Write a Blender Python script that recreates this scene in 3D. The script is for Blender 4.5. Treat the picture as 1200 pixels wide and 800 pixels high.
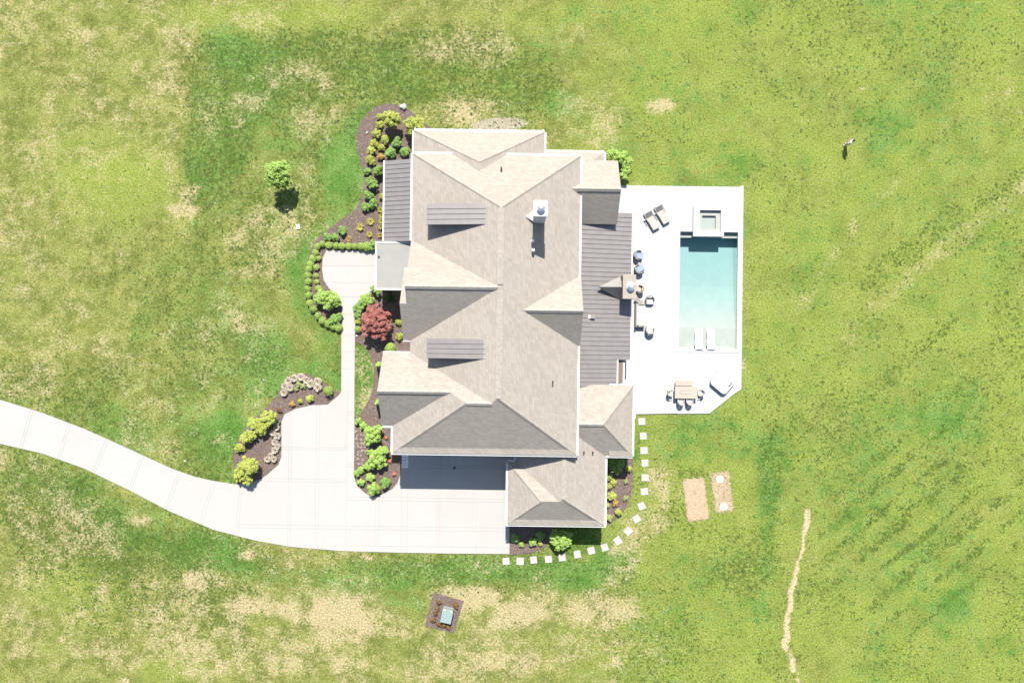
import bpy, bmesh, math, random
import numpy as np
from mathutils import Vector, Matrix

# ------------------------------------------------------------------ scene / camera / light
scene = bpy.context.scene
for o in list(bpy.data.objects):
    bpy.data.objects.remove(o)
COL = scene.collection
R = math.radians
CAM_H = 68.5            # drone height over the lawn (m)
PPM = 12.5              # photo pixels per metre on the ground
ROT = R(-0.8)           # house and pool sit turned by 0.8 degrees
SUN_EL = R(54.2)

cam_d = bpy.data.cameras.new('camera')
cam_d.sensor_fit = 'HORIZONTAL'
cam_d.angle = 2 * math.atan(600 / PPM / CAM_H)
cam_d.clip_end = 4000
cam = bpy.data.objects.new('camera', cam_d)
cam.location = (0, 0, CAM_H)
COL.objects.link(cam)
scene.camera = cam

world = bpy.data.worlds.new('World')
scene.world = world
world.use_nodes = True
wn = world.node_tree
for n in list(wn.nodes): wn.nodes.remove(n)
sky = wn.nodes.new('ShaderNodeTexSky'); sky.sky_type = 'NISHITA'; sky.sun_disc = False
sky.sun_elevation = SUN_EL; sky.sun_rotation = R(0)
bg = wn.nodes.new('ShaderNodeBackground'); bg.inputs['Strength'].default_value = 0.08
wo = wn.nodes.new('ShaderNodeOutputWorld')
wn.links.new(sky.outputs[0], bg.inputs[0]); wn.links.new(bg.outputs[0], wo.inputs[0])

sun_d = bpy.data.lights.new('sun', 'SUN')
sun_d.energy = 4.2; sun_d.angle = R(0.5); sun_d.color = (1.0, 0.96, 0.89)
sun = bpy.data.objects.new('sun', sun_d)
sun.rotation_euler = (-(math.pi / 2 - SUN_EL), 0, ROT)
sun.location = (0, 40, 60)
COL.objects.link(sun)

scene.view_settings.view_transform = 'Standard'
scene.view_settings.look = 'None'
scene.view_settings.exposure = 1.18
scene.view_settings.gamma = 1.0
scene.view_settings.use_curve_mapping = False
scene.render.resolution_x = 1024; scene.render.resolution_y = 682
scene.render.engine = 'CYCLES'
try:
    scene.cycles.transparent_max_bounces = 12
    scene.cycles.max_bounces = 6
except Exception:
    pass

# ------------------------------------------------------------------ helpers
def G(px, py, h=0.0):
    """photo pixel + height -> world x, y (vertical camera)"""
    s = (1 - h / CAM_H) / PPM
    return ((px - 600) * s, (400 - py) * s)
CA, SA = math.cos(-ROT), math.sin(-ROT)
def L(px, py, h=0.0):
    """photo pixel + height -> x, y in the turned frame of the house"""
    x, y = G(px, py, h)
    return (x * CA - y * SA, x * SA + y * CA)
def LX(px, py, h=0.0): return L(px, py, h)[0]
def LY(px, py, h=0.0): return L(px, py, h)[1]

def tag(o, label=None, cat=None, group=None, kind=None):
    if label: o['label'] = label
    if cat: o['category'] = cat
    if group: o['group'] = group
    if kind: o['kind'] = kind
    return o
def empty(name, loc=(0, 0, 0), rz=0.0):
    o = bpy.data.objects.new(name, None)
    o.empty_display_size = 0.2
    o.location = loc; o.rotation_euler = (0, 0, rz)
    COL.objects.link(o)
    return o
def link_mesh(name, me, mat, parent=None):
    o = bpy.data.objects.new(name, me)
    if mat and not me.materials: me.materials.append(mat)
    COL.objects.link(o)
    if parent: o.parent = parent
    return o
def copy_tree(o, parent=None):
    c = o.copy(); COL.objects.link(c)
    if parent: c.parent = parent
    for ch in list(o.children): copy_tree(ch, c)
    return c

class MB:
    """collects shapes for ONE mesh object"""
    def __init__(s): s.v = []; s.f = []; s.smooth = False
    def add(s, vs, fs):
        b = len(s.v); s.v += [tuple(p) for p in vs]
        s.f += [tuple(i + b for i in f) for f in fs]
        return s
    def box(s, x0, x1, y0, y1, z0, z1):
        return s.add([(x0,y0,z0),(x1,y0,z0),(x1,y1,z0),(x0,y1,z0),(x0,y0,z1),(x1,y0,z1),(x1,y1,z1),(x0,y1,z1)],
                     [(3,2,1,0),(4,5,6,7),(0,1,5,4),(1,2,6,5),(2,3,7,6),(3,0,4,7)])
    def prism(s, poly, z0, z1):
        n = len(poly)
        a = sum(poly[i][0]*poly[(i+1)%n][1]-poly[(i+1)%n][0]*poly[i][1] for i in range(n))
        if a < 0: poly = poly[::-1]
        vs = [(p[0],p[1],z0) for p in poly] + [(p[0],p[1],z1) for p in poly]
        fs = [tuple(range(n))[::-1], tuple(range(n, 2*n))]
        fs += [(i,(i+1)%n,n+(i+1)%n,n+i) for i in range(n)]
        return s.add(vs, fs)
    def slab(s, poly, t=0.2):
        """poly = 3-d points of a sloping face, given a vertical thickness"""
        n = len(poly)
        a = sum(poly[i][0]*poly[(i+1)%n][1]-poly[(i+1)%n][0]*poly[i][1] for i in range(n))
        if a < 0: poly = poly[::-1]
        vs = [(p[0],p[1],p[2]-t) for p in poly] + [tuple(p) for p in poly]
        fs = [tuple(range(n))[::-1], tuple(range(n, 2*n))]
        fs += [(i,(i+1)%n,n+(i+1)%n,n+i) for i in range(n)]
        return s.add(vs, fs)
    def tube(s, p0, p1, r0, r1=None, n=8):
        r1 = r0 if r1 is None else r1
        p0, p1 = Vector(p0), Vector(p1); d = (p1-p0).normalized()
        u = d.orthogonal().normalized(); w = d.cross(u)
        vs = []
        for p, r in ((p0,r0),(p1,r1)):
            for k in range(n):
                a = 2*math.pi*k/n
                vs.append(p + u*math.cos(a)*r + w*math.sin(a)*r)
        fs = [(k,(k+1)%n,n+(k+1)%n,n+k) for k in range(n)] + [tuple(range(n))[::-1], tuple(range(n,2*n))]
        return s.add(vs, fs)
    def build(s, name, mat, parent=None, bevel=0.0):
        me = bpy.data.meshes.new(name)
        me.from_pydata(s.v, [], s.f); me.update()
        if s.smooth: me.polygons.foreach_set('use_smooth', [True]*len(me.polygons))
        o = link_mesh(name, me, mat, parent)
        if bevel:
            m = o.modifiers.new('bevel', 'BEVEL'); m.width = bevel; m.segments = 2; m.limit_method = 'ANGLE'
        return o

def rounded(w, d, r, n=5, cx=0, cy=0):
    pts = []
    for (sx, sy, a0) in ((1,1,0),(-1,1,90),(-1,-1,180),(1,-1,270)):
        for k in range(n+1):
            a = R(a0 + 90*k/n)
            pts.append((cx+sx*(w/2-r)+r*math.cos(a), cy+sy*(d/2-r)+r*math.sin(a)))
    return pts
def smooth_poly(pts, it=2):
    for _ in range(it):
        q = []
        n = len(pts)
        for i in range(n):
            a, b = pts[i], pts[(i+1)%n]
            q.append((a[0]*.75+b[0]*.25, a[1]*.75+b[1]*.25)); q.append((a[0]*.25+b[0]*.75, a[1]*.25+b[1]*.75))
        pts = q
    return pts

# ------------------------------------------------------------------ value noise in numpy
def vnoise(x, y, seed):
    def h(ix, iy):
        n = (ix.astype(np.int64)*374761393 + iy.astype(np.int64)*668265263 + seed*974634777) & 0x7fffffff
        n = ((n ^ (n >> 13))*1274126177) & 0x7fffffff
        return ((n ^ (n >> 16)) & 0xffff)/65535.0
    x0, y0 = np.floor(x), np.floor(y); fx, fy = x-x0, y-y0
    fx = fx*fx*(3-2*fx); fy = fy*fy*(3-2*fy)
    a, b, c, d = h(x0,y0), h(x0+1,y0), h(x0,y0+1), h(x0+1,y0+1)
    return (a*(1-fx)+b*fx)*(1-fy)+(c*(1-fx)+d*fx)*fy
def fbm(x, y, seed, octs=4):
    t = 0; a = 1; s = 0
    for k in range(octs):
        t = t + a*vnoise(x*2**k, y*2**k, seed+k*17); s += a; a *= .55
    return t/s
def sst(e0, e1, x):
    t = np.clip((x-e0)/(e1-e0), 0, 1); return t*t*(3-2*t)

# ------------------------------------------------------------------ materials
def nodes_of(name):
    m = bpy.data.materials.new(name); m.use_nodes = True
    nt = m.node_tree
    for n in list(nt.nodes): nt.nodes.remove(n)
    return m, nt
class NT:
    def __init__(s, nt): s.nt = nt
    def n(s, t, **kw):
        k = s.nt.nodes.new(t)
        for a, b in kw.items(): setattr(k, a, b)
        return k
    def l(s, a, b): s.nt.links.new(a, b)
    def val(s, sock, v):
        if hasattr(v, 'is_linked') or hasattr(v, 'links'): s.l(v, sock)
        else: sock.default_value = v
    def math(s, op, a, b=None, clamp=False):
        k = s.n('ShaderNodeMath', operation=op); k.use_clamp = clamp
        s.val(k.inputs[0], a)
        if b is not None: s.val(k.inputs[1], b)
        return k.outputs[0]
    def mix(s, f, a, b, mode='MIX'):
        k = s.n('ShaderNodeMix', data_type='RGBA', blend_type=mode)
        s.val(k.inputs[0], f)
        for sock, v in ((k.inputs[6], a), (k.inputs[7], b)):
            if isinstance(v, tuple): sock.default_value = (*v[:3], 1)
            else: s.l(v, sock)
        return k.outputs[2]
    def noise(s, vec, scale, detail=3, rough=.55, dist=0):
        k = s.n('ShaderNodeTexNoise'); k.inputs['Scale'].default_value = scale
        k.inputs['Detail'].default_value = detail; k.inputs['Roughness'].default_value = rough
        k.inputs['Distortion'].default_value = dist
        if vec is not None: s.l(vec, k.inputs['Vector'])
        return k.outputs['Fac']
    def ramp(s, f, lo, hi):
        k = s.n('ShaderNodeMapRange'); k.interpolation_type = 'SMOOTHSTEP'
        s.l(f, k.inputs[0]); k.inputs[1].default_value = lo; k.inputs[2].default_value = hi
        return k.outputs[0]
    def bump(s, h, strength=.5, dist=.02):
        k = s.n('ShaderNodeBump'); k.inputs['Strength'].default_value = strength; k.inputs['Distance'].default_value = dist
        s.l(h, k.inputs['Height']); return k.outputs[0]
    def out(s, col, rough=.8, metal=0, normal=None, spec=.3, coat=0):
        p = s.n('ShaderNodeBsdfPrincipled'); o = s.n('ShaderNodeOutputMaterial')
        if isinstance(col, tuple): p.inputs['Base Color'].default_value = (*col[:3], 1)
        else: s.l(col, p.inputs['Base Color'])
        s.val(p.inputs['Roughness'], rough); p.inputs['Metallic'].default_value = metal
        p.inputs['Specular IOR Level'].default_value = spec
        if normal: s.l(normal, p.inputs['Normal'])
        s.l(p.outputs[0], o.inputs[0]); return p

def simple(name, col, rough=.7, var=.12, scale=6, metal=0, bump=.15, spec=.3, bscale=None):
    m, nt = nodes_of(name); t = NT(nt)
    tc = t.n('ShaderNodeTexCoord').outputs['Object']
    n1 = t.noise(tc, scale, 4); n2 = t.noise(tc, scale*7, 2)
    dk = tuple(c*(1-var) for c in col); lt = tuple(min(1, c*(1+var)) for c in col)
    c = t.mix(t.ramp(n1, .3, .7), dk, lt)
    c = t.mix(t.math('MULTIPLY', t.ramp(n2, .35, .7), .35), c, tuple(x*(1-var*1.3) for x in col))
    t.out(c, rough, metal, t.bump(t.noise(tc, bscale or scale*6, 3), bump, .02), spec)
    return m

def foliage(name, c1, c2, c3=None, trans=.25):
    """leaves: every leaf its own tint between c1 and c2, a few of c3"""
    m, nt = nodes_of(name); t = NT(nt)
    g = t.n('ShaderNodeNewGeometry'); ri = g.outputs['Random Per Island']
    pos = g.outputs['Position']
    c = t.mix(ri, c1, c2)
    if c3: c = t.mix(t.ramp(t.noise(pos, 3.1, 2), .52, .7), c, c3)
    c = t.mix(t.math('MULTIPLY', t.ramp(t.noise(pos, 1.3, 3), .35, .7), .25), c, tuple(x*.75 for x in c1))
    d = t.n('ShaderNodeBsdfPrincipled'); t.l(c, d.inputs['Base Color']); d.inputs['Roughness'].default_value = .55
    d.inputs['Specular IOR Level'].default_value = .25
    tr = t.n('ShaderNodeBsdfTranslucent'); t.l(c, tr.inputs['Color'])
    mx = t.n('ShaderNodeMixShader'); mx.inputs[0].default_value = trans
    t.l(d.outputs[0], mx.inputs[1]); t.l(tr.outputs[0], mx.inputs[2])
    o = t.n('ShaderNodeOutputMaterial'); t.l(mx.outputs[0], o.inputs[0])
    return m

# ---- roof shingles: courses and single tabs in the house's own coordinates
def shingle_mat():
    m, nt = nodes_of('roof_shingle'); t = NT(nt)
    tc = t.n('ShaderNodeTexCoord').outputs['Object']
    sx = t.n('ShaderNodeSeparateXYZ'); t.l(tc, sx.inputs[0])
    u = t.math('ADD', sx.outputs[0], sx.outputs[1])
    cb = t.n('ShaderNodeCombineXYZ'); t.l(u, cb.inputs[0]); t.l(t.math('MULTIPLY', sx.outputs[2], 1.7), cb.inputs[1])
    br = t.n('ShaderNodeTexBrick'); t.l(cb.outputs[0], br.inputs['Vector'])
    br.inputs['Scale'].default_value = 1.0; br.inputs['Brick Width'].default_value = .34; br.inputs['Row Height'].default_value = .19
    br.inputs['Mortar Size'].default_value = .008; br.inputs['Bias'].default_value = 0
    br.inputs['Color1'].default_value = (.322,.287,.246,1); br.inputs['Color2'].default_value = (.254,.226,.193,1)
    br.inputs['Mortar'].default_value = (.222,.198,.169,1)
    c = t.mix(t.math('MULTIPLY', t.ramp(t.noise(tc, 9, 3, .7), .4, .65), .5), br.outputs['Color'], (.325,.292,.252))
    c = t.mix(t.math('MULTIPLY', t.ramp(t.noise(tc, .35, 4), .4, .75), .25), c, (.256,.228,.196))
    b1 = t.bump(br.outputs['Fac'], -.6, .015)
    bn = t.n('ShaderNodeBump'); bn.inputs['Strength'].default_value = .5; bn.inputs['Distance'].default_value = .02
    t.l(t.noise(tc, 9, 3), bn.inputs['Height']); t.l(b1, bn.inputs['Normal'])
    t.out(c, .9, 0, bn.outputs[0], .15)
    return m

def lawn_mat():
    m, nt = nodes_of('lawn_grass'); t = NT(nt)
    pos = t.n('ShaderNodeNewGeometry').outputs['Position']
    a1 = t.n('ShaderNodeAttribute', attribute_name='patch_a'); a2 = t.n('ShaderNodeAttribute', attribute_name='patch_b')
    s1 = t.n('ShaderNodeSeparateColor'); t.l(a1.outputs['Color'], s1.inputs[0])
    s2 = t.n('ShaderNodeSeparateColor'); t.l(a2.outputs['Color'], s2.inputs[0])
    green, dry, dark = s1.outputs[0], s1.outputs[1], s1.outputs[2]
    bare, yel, gravel = s2.outputs[0], s2.outputs[1], s2.outputs[2]
    nA = t.noise(pos, .40, 6, .62, .4); nM = t.noise(pos, .95, 6, .68, .5); nB = t.noise(pos, 2.1, 5, .65, .3)
    nC = t.noise(pos, 4.6, 3, .65); nD = t.noise(pos, 2.7, 4, .72, .5); nE = t.noise(pos, 6.5, 4, .7)
    olive = (.098,.118,.026); lite = (.178,.192,.050)
    base = t.mix(t.ramp(t.math('ADD', t.math('MULTIPLY', nA, .5), t.math('MULTIPLY', nM, .5)), .38, .62), olive, lite)
    base = t.mix(t.math('MULTIPLY', t.ramp(nB, .52, .68), .5), base, (.270,.240,.112))
    base = t.mix(t.math('MULTIPLY', t.ramp(nM, .55, .68), .5), base, (.085,.135,.022))
    base = t.mix(t.math('MULTIPLY', yel, .75), base, (.176,.222,.040))
    g = t.math('ADD', green, t.math('MULTIPLY', t.math('SUBTRACT', nM, .5), 1.9))
    g = t.math('ADD', g, t.math('MULTIPLY', t.math('SUBTRACT', nB, .5), .9))
    c = t.mix(t.ramp(g, .12, .95), base, t.mix(t.ramp(nA,.35,.65), (.060,.134,.022), (.098,.176,.040)))
    # dark weed clumps
    k = t.math('ADD', nD, t.math('MULTIPLY', dark, .26))
    c = t.mix(t.math('MULTIPLY', t.ramp(k, .61, .75), .72), c, (.046,.079,.012))
    # straw coloured thatch
    k = t.math('ADD', t.math('ADD', t.math('MULTIPLY', nC, .55), t.math('MULTIPLY', nM, .45)), t.math('MULTIPLY', dry, .31))
    k = t.math('MULTIPLY', t.ramp(k, .60, .80), .85)
    c = t.mix(k, c, (.335,.275,.155))
    # bare earth
    k = t.math('ADD', t.math('MULTIPLY', t.math('SUBTRACT', nC, .5), 1.6), bare)
    c = t.mix(t.math('MULTIPLY', t.ramp(k, .35, .9), .9), c, (.40,.31,.205))
    k = t.math('ADD', t.math('MULTIPLY', t.math('SUBTRACT', nE, .5), 1.6), gravel)
    c = t.mix(t.math('MULTIPLY', t.ramp(k, .35, .8), .85), c, (.27,.235,.185))
    br = t.math('ADD', t.math('MULTIPLY', nE, 3.3), -.62)
    cc = t.n('ShaderNodeCombineColor')
    for i in range(3): t.l(br, cc.inputs[i])
    c = t.mix(.9, c, cc.outputs[0], 'MULTIPLY')
    h = t.math('ADD', nE, t.math('MULTIPLY', nC, .8))
    t.out(c, .95, 0, t.bump(h, .55, .10), .1)
    return m

def mulch_mat():
    m, nt = nodes_of('bark_mulch'); t = NT(nt)
    pos = t.n('ShaderNodeNewGeometry').outputs['Position']
    v = t.n('ShaderNodeTexVoronoi'); v.inputs['Scale'].default_value = 11; t.l(pos, v.inputs['Vector'])
    sep = t.n('ShaderNodeSeparateColor'); t.l(v.outputs['Color'], sep.inputs[0])
    c = t.mix(sep.outputs[0], (.092,.068,.058), (.160,.120,.104))
    c = t.mix(t.ramp(sep.outputs[1], .86, .95), c, (.21,.165,.14))
    c = t.mix(t.math('MULTIPLY', t.ramp(t.noise(pos, 1.2, 4), .4, .7), .5), c, (.135,.100,.086))
    t.out(c, .95, 0, t.bump(t.math('ADD', v.outputs['Distance'], t.noise(pos, 16, 3)), .6, .05), .1)
    return m

def concrete_mat(name, c0, c1, stain):
    m, nt = nodes_of(name); t = NT(nt)
    pos = t.n('ShaderNodeNewGeometry').outputs['Position']
    oi = t.n('ShaderNodeObjectInfo').outputs['Random']
    c = t.mix(oi, c0, c1)
    c = t.mix(t.math('MULTIPLY', t.ramp(t.noise(pos, .5, 5, .6), .45, .72), .5), c, stain)
    c = t.mix(t.math('MULTIPLY', t.ramp(t.noise(pos, 9, 3), .5, .75), .25), c, stain)
    t.out(c, .85, 0, t.bump(t.noise(pos, 30, 2), .15, .01), .2)
    return m

def water_mat():
    m, nt = nodes_of('pool_water'); t = NT(nt)
    pos = t.n('ShaderNodeNewGeometry').outputs['Position']
    tr = t.n('ShaderNodeBsdfTransparent'); gl = t.n('ShaderNodeBsdfGlossy'); gl.inputs['Roughness'].default_value = .03
    fr = t.n('ShaderNodeFresnel'); fr.inputs[0].default_value = 1.33
    b = t.bump(t.noise(pos, 2.2, 3), .12, .05); t.l(b, fr.inputs['Normal']); t.l(b, gl.inputs['Normal'])
    mx = t.n('ShaderNodeMixShader'); t.l(fr.outputs[0], mx.inputs[0]); t.l(tr.outputs[0], mx.inputs[1]); t.l(gl.outputs[0], mx.inputs[2])
    va = t.n('ShaderNodeVolumeAbsorption'); va.inputs['Color'].default_value = (.0,.905,.99,1); va.inputs['Density'].default_value = .22
    o = t.n('ShaderNodeOutputMaterial'); t.l(mx.outputs[0], o.inputs[0]); t.l(va.outputs[0], o.inputs['Volume'])
    return m
def plaster_mat():
    m, nt = nodes_of('pool_plaster'); t = NT(nt)
    pos = t.n('ShaderNodeNewGeometry').outputs['Position']
    c = t.mix(t.ramp(t.noise(pos, 1.2, 4), .35, .7), (.335,.318,.292), (.360,.343,.316))
    v = t.n('ShaderNodeTexVoronoi', feature='SMOOTH_F1'); v.inputs['Scale'].default_value = 2.6; t.l(pos, v.inputs['Vector'])
    c = t.mix(t.math('MULTIPLY', t.ramp(t.noise(pos, 7, 3), .45, .7), .3), c, (.37,.362,.335))
    t.out(c, .8, 0, t.bump(t.noise(pos, 20, 2), .1, .01), .2)
    return m

M = {}
M['shingle'] = shingle_mat()
M['lawn'] = lawn_mat()
M['mulch'] = mulch_mat()
M['drive'] = concrete_mat('driveway_concrete', (.348,.334,.312), (.360,.346,.325), (.333,.315,.292))
M['joint'] = simple('joint_sand', (.30,.285,.265), .95)
M['patio'] = concrete_mat('patio_concrete', (.372,.374,.380), (.372,.374,.380), (.352,.354,.358))
M['coping'] = simple('coping_stone', (.395,.395,.395), .8, .05)
M['plaster'] = plaster_mat()
M['water'] = water_mat()
M['metal'] = simple('standing_seam_metal', (.225,.205,.195), .42, .06, 1.5, .25, .03, .5)
M['flat'] = simple('membrane_roofing', (.250,.244,.226), .7, .05, 1.2)
M['white'] = simple('white_trim', (.72,.71,.69), .5, .05)
M['gutter'] = simple('white_gutter', (.70,.70,.69), .4, .05)
M['stucco'] = simple('cream_stucco', (.62,.59,.54), .9, .08)
M['stone'] = simple('chimney_stucco', (.30,.265,.23), .9, .16, 9, 0, .4)
M['cladding'] = simple('grey_cladding', (.40,.41,.42), .7, .06)
M['steel'] = simple('galvanised_steel', (.62,.63,.65), .35, .1, 5, .7, .05, .5)
M['black'] = simple('black_metal', (.02,.02,.022), .5)
M['cap'] = simple('ridge_shingle', (.315,.285,.248), .9, .14, 4, 0, .3)
M['slate'] = simple('slate_blue_siding', (.075,.085,.10), .7, .08)
M['glass'] = simple('window_glass', (.03,.04,.05), .08, .1, 2, 0, 0, .6)
M['wood'] = simple('porch_wood', (.16,.11,.08), .7, .2, 8)
M['garage'] = simple('garage_door_paint', (.65,.64,.62), .5, .05)

# ------------------------------------------------------------------ lawn
gx = np.concatenate([-np.geomspace(1500, 60, 9), np.arange(-58, 58.01, .27), np.geomspace(60, 1500, 9)])
gy = np.concatenate([-np.geomspace(1500, 46, 9), np.arange(-43, 43.01, .27), np.geomspace(46, 1500, 9)])
X, Y = np.meshgrid(gx, gy)
PX, PY = 600 + X*PPM, 400 - Y*PPM
wob = (fbm(PX/45, PY/45, 3, 5)-.5); wob2 = (fbm(PX/14, PY/14, 9, 4)-.5)
def ell(cx, cy, rx, ry, rot=0, soft=.75, rag=1.3):
    a = R(rot); dx, dy = PX-cx, PY-cy
    u = (dx*math.cos(a)+dy*math.sin(a))/rx; v = (-dx*math.sin(a)+dy*math.cos(a))/ry
    d = np.sqrt(u*u+v*v) + wob*rag + wob2*rag*.5
    return 1-sst(1-soft, 1+soft, d)
def line(pts, w, soft=.6, rag=.8):
    d = np.full(PX.shape, 1e9)
    for (x0,y0),(x1,y1) in zip(pts[:-1], pts[1:]):
        dx, dy = x1-x0, y1-y0
        t = np.clip(((PX-x0)*dx+(PY-y0)*dy)/(dx*dx+dy*dy), 0, 1)
        d = np.minimum(d, np.hypot(PX-x0-t*dx, PY-y0-t*dy))
    return 1-sst(1-soft, 1+soft, d/w + (wob*.6+wob2)*rag)
def inpoly(pts, feather):
    """soft inside mask of a polygon, edge made ragged"""
    d = np.full(PX.shape, 1e9); ins = np.zeros(PX.shape, bool)
    qx, qy = PX + wob*26 + wob2*12, PY + (fbm(PX/40, PY/40, 31, 4)-.5)*26
    n = len(pts)
    for i in range(n):
        (x0,y0),(x1,y1) = pts[i], pts[(i+1)%n]
        dx, dy = x1-x0, y1-y0
        t = np.clip(((qx-x0)*dx+(qy-y0)*dy)/(dx*dx+dy*dy), 0, 1)
        d = np.minimum(d, np.hypot(qx-x0-t*dx, qy-y0-t*dy))
        c = ((y0 > qy) != (y1 > qy)) & (qx < (x1-x0)*(qy-y0)/((y1-y0) if y1 != y0 else 1e-9)+x0)
        ins ^= c
    return sst(-feather, feather, np.where(ins, d, -d))
def mx(*a):
    r = a[0]
    for b in a[1:]: r = np.maximum(r, b)
    return r
big = fbm(PX/130, PY/130, 71, 4)
# the watered, greener ground round the house
zone = inpoly([(280,36),(420,28),(560,30),(620,66),(668,100),(640,135),(700,200),(700,500),(745,500),(760,620),(745,690),(560,700),(470,680),(330,690),(210,660),(120,600),(0,520),(-80,520),(-80,425),(0,418),(60,440),(150,420),(170,345),(200,290),(222,235),(212,170),(226,100)], 9)
topz = inpoly([(225,45),(400,38),(560,36),(640,72),(666,104),(620,140),(500,130),(380,120),(310,150),(265,255),(216,262),(214,140)],14)
rside = sst(640, 760, PX+wob*90)
green = zone*.30 + topz*.16 + rside*.22
green = mx(green, .95*ell(405,200,34,62), .45*ell(345,330,45,75), .8*ell(360,425,60,40), .9*ell(330,420,60,35), .75*ell(255,505,70,30,20), .85*line([(432,135),(412,160),(414,200),(420,228),(395,262),(362,285),(350,320),(352,355),(375,385),(395,405)],16), .8*line([(300,455),(330,430),(372,428),(395,445)],14),
           .8*ell(150,500,60,24,20)*.8, .75*ell(240,650,130,24,16), .8*ell(440,672,160,20), .85*ell(560,668,150,18), .75*ell(700,668,70,22,-18),
           .95*ell(428,440,14,48), .65*ell(120,590,120,30,22), .5*ell(40,560,60,30), .8*ell(270,60,40,26), .55*ell(480,90,60,30), .7*ell(655,118,26,20),
           .5*ell(640,60,60,30), .4*ell(760,130,120,70), .45*ell(950,330,50,90,10), .75*ell(780,520,50,40), .7*ell(900,600,22,110,4), .6*ell(850,660,70,24,-10),
           .6*ell(800,520,60,26,-10), .55*ell(860,520,60,20,-25), .7*ell(1125,715,32,30), .5*ell(1130,500,70,50), .5*ell(830,200,60,40), .5*ell(600,720,36,24), .5*ell(470,700,36,20),
           .5*ell(760,20,80,30), .5*ell(1040,150,50,40))
mid = fbm(PX/38, PY/38, 91, 4)-.5; mid2 = fbm(PX/30, PY/30, 95, 4)-.5
green = np.clip(green + (zone*.9+rside*.8)*(big-.5) + rside*.85*mid + .5*mid*(1-rside), 0, 1)
dark = mx(.62*zone*sst(.3,.65,fbm(PX/60,PY/60,11,4)), .45*rside*sst(.42,.72,fbm(PX/70,PY/70,12,4)), .95*ell(120,640,130,60,24), .8*ell(60,570,80,40,22), .8*ell(250,690,60,40,20), .7*ell(900,540,14,60,4), .85*ell(80,610,100,36,22), .75*ell(40,600,80,50,20), .7*ell(170,690,90,30,25), .7*ell(30,450,60,24,20),
          .74*topz,
          .6*ell(905,590,14,100,6), .75*ell(870,670,40,30,-20), .6*ell(790,600,30,40), .75*ell(805,555,26,10), .7*ell(822,575,5,28,-8), .55*ell(720,680,40,30),
          .55*ell(770,760,60,50), .45*ell(980,520,60,50,-20), .5*ell(230,440,80,40), .5*ell(200,330,60,50),.55*ell(640,620,30,8), .4*ell(1090,60,90,40))
# diagonal bands of rank grass on the right
ang = R(-40); U = PX*math.cos(ang)+PY*math.sin(ang); V = -PX*math.sin(ang)+PY*math.cos(ang)
band = fbm(U/150, V/16, 41, 4)
right = sst(930, 1040, PX + wob*120)
dark = mx(dark, .55*right*sst(.48, .75, band)*sst(.40,.7,fbm(PX/120,PY/120,77,3)))
mow = .5+.5*np.sin(V/26*2*math.pi + wob*3)
field = ell(1075,620,150,120,-40,.5,.8)
dark = mx(dark, .85*field*sst(.5,.9,mow*.75+wob2*1.1+.1))
for (a,b,w) in [((985,490),(1110,380),9),((1020,330),(1120,250),16),((1120,262),(1200,205),9),((990,600),(1110,500),6),((1010,650),(1130,540),6),((1030,700),(1150,590),6)]:
    dark = mx(dark, .6*line([a,b], w, .9, 1.5))
dry = .27 + .22*sst(.42,.72,fbm(PX/90,PY/90,51,5)) - .08*zone - .10*topz - .42*rside
dry = mx(dry, .5*ell(90,60,130,60)*.8, .4*ell(100,160,150,90), .5*ell(80,620,90,30,25), .9*ell(400,720,70,26,6), .95*ell(320,715,55,16,10), .95*ell(610,715,60,26,-10),
         .9*ell(290,652,14,6), .9*ell(232,680,20,12), .75*ell(560,700,60,20), .8*ell(690,715,60,24), .6*ell(300,765,250,36), .55*ell(560,775,200,36), .85*ell(165,610,16,9),
         .8*ell(420,740,60,18), .7*ell(540,130,60,20), .6*ell(545,60,60,30), .75*ell(740,640,24,60,20), .7*ell(775,580,20,50), .55*ell(290,125,60,26,-20),.6*ell(370,130,40,30,-30),
         .5*ell(340,90,60,20,-10), .55*ell(320,270,60,60), .5*ell(260,390,70,40), .85*ell(220,225,14,12), .8*ell(215,245,18,8), .6*ell(365,480,30,20), .75*ell(428,470,12,22), .5*ell(700,150,40,40),.7*ell(695,168,14,8),.8*ell(775,125,20,10),
         .42*line([(960,420),(1060,330),(1200,215)],10,.9,1.6), .35*line([(940,360),(1010,250),(1100,180)],8,.9,1.6), .2*ell(1160,90,60,60), .5*ell(690,760,90,40))
streak = fbm(U/60, V/7, 43, 3)
dry = np.clip(dry + right*.3*(streak-.45) + .75*(fbm(PX/20,PY/20,83,4)-.5), 0, 1)
bare = mx(.95*line([(945,596),(946,612),(941,628),(941,645),(935,660),(933,678),(927,692),(927,710),(922,728),(923,745),(920,756),(927,768),(929,782),(936,800),(945,830)], 3.6, .7, 1.3), .35*line([(938,520),(943,560),(945,596)], 3.0, .9, 1.3),
          .8*ell(562,661,6,5), .85*ell(73,749,5,5), .8*ell(163,70,4,4), .7*ell(198,50,5,4), .7*ell(222,52,4,3), .7*ell(162,245,3,3), .75*ell(1012,102,9,4,-25), .7*ell(1093,507,7,4), .6*ell(992,653,4,4),
          .7*ell(540,756,3,3), .6*ell(485,12,12,4), .65*ell(418,10,4,4), .55*ell(775,124,14,7), .6*ell(696,168,9,4), .7*ell(432,654,7,4), .5*ell(320,662,5,5), .75*ell(147,797,6,5),
          .6*ell(870,425,5,12), .55*ell(740,214,16,3))
bare = bare*sst(.22, .52, fbm(PX/9, PY/9, 97, 3))
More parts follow.
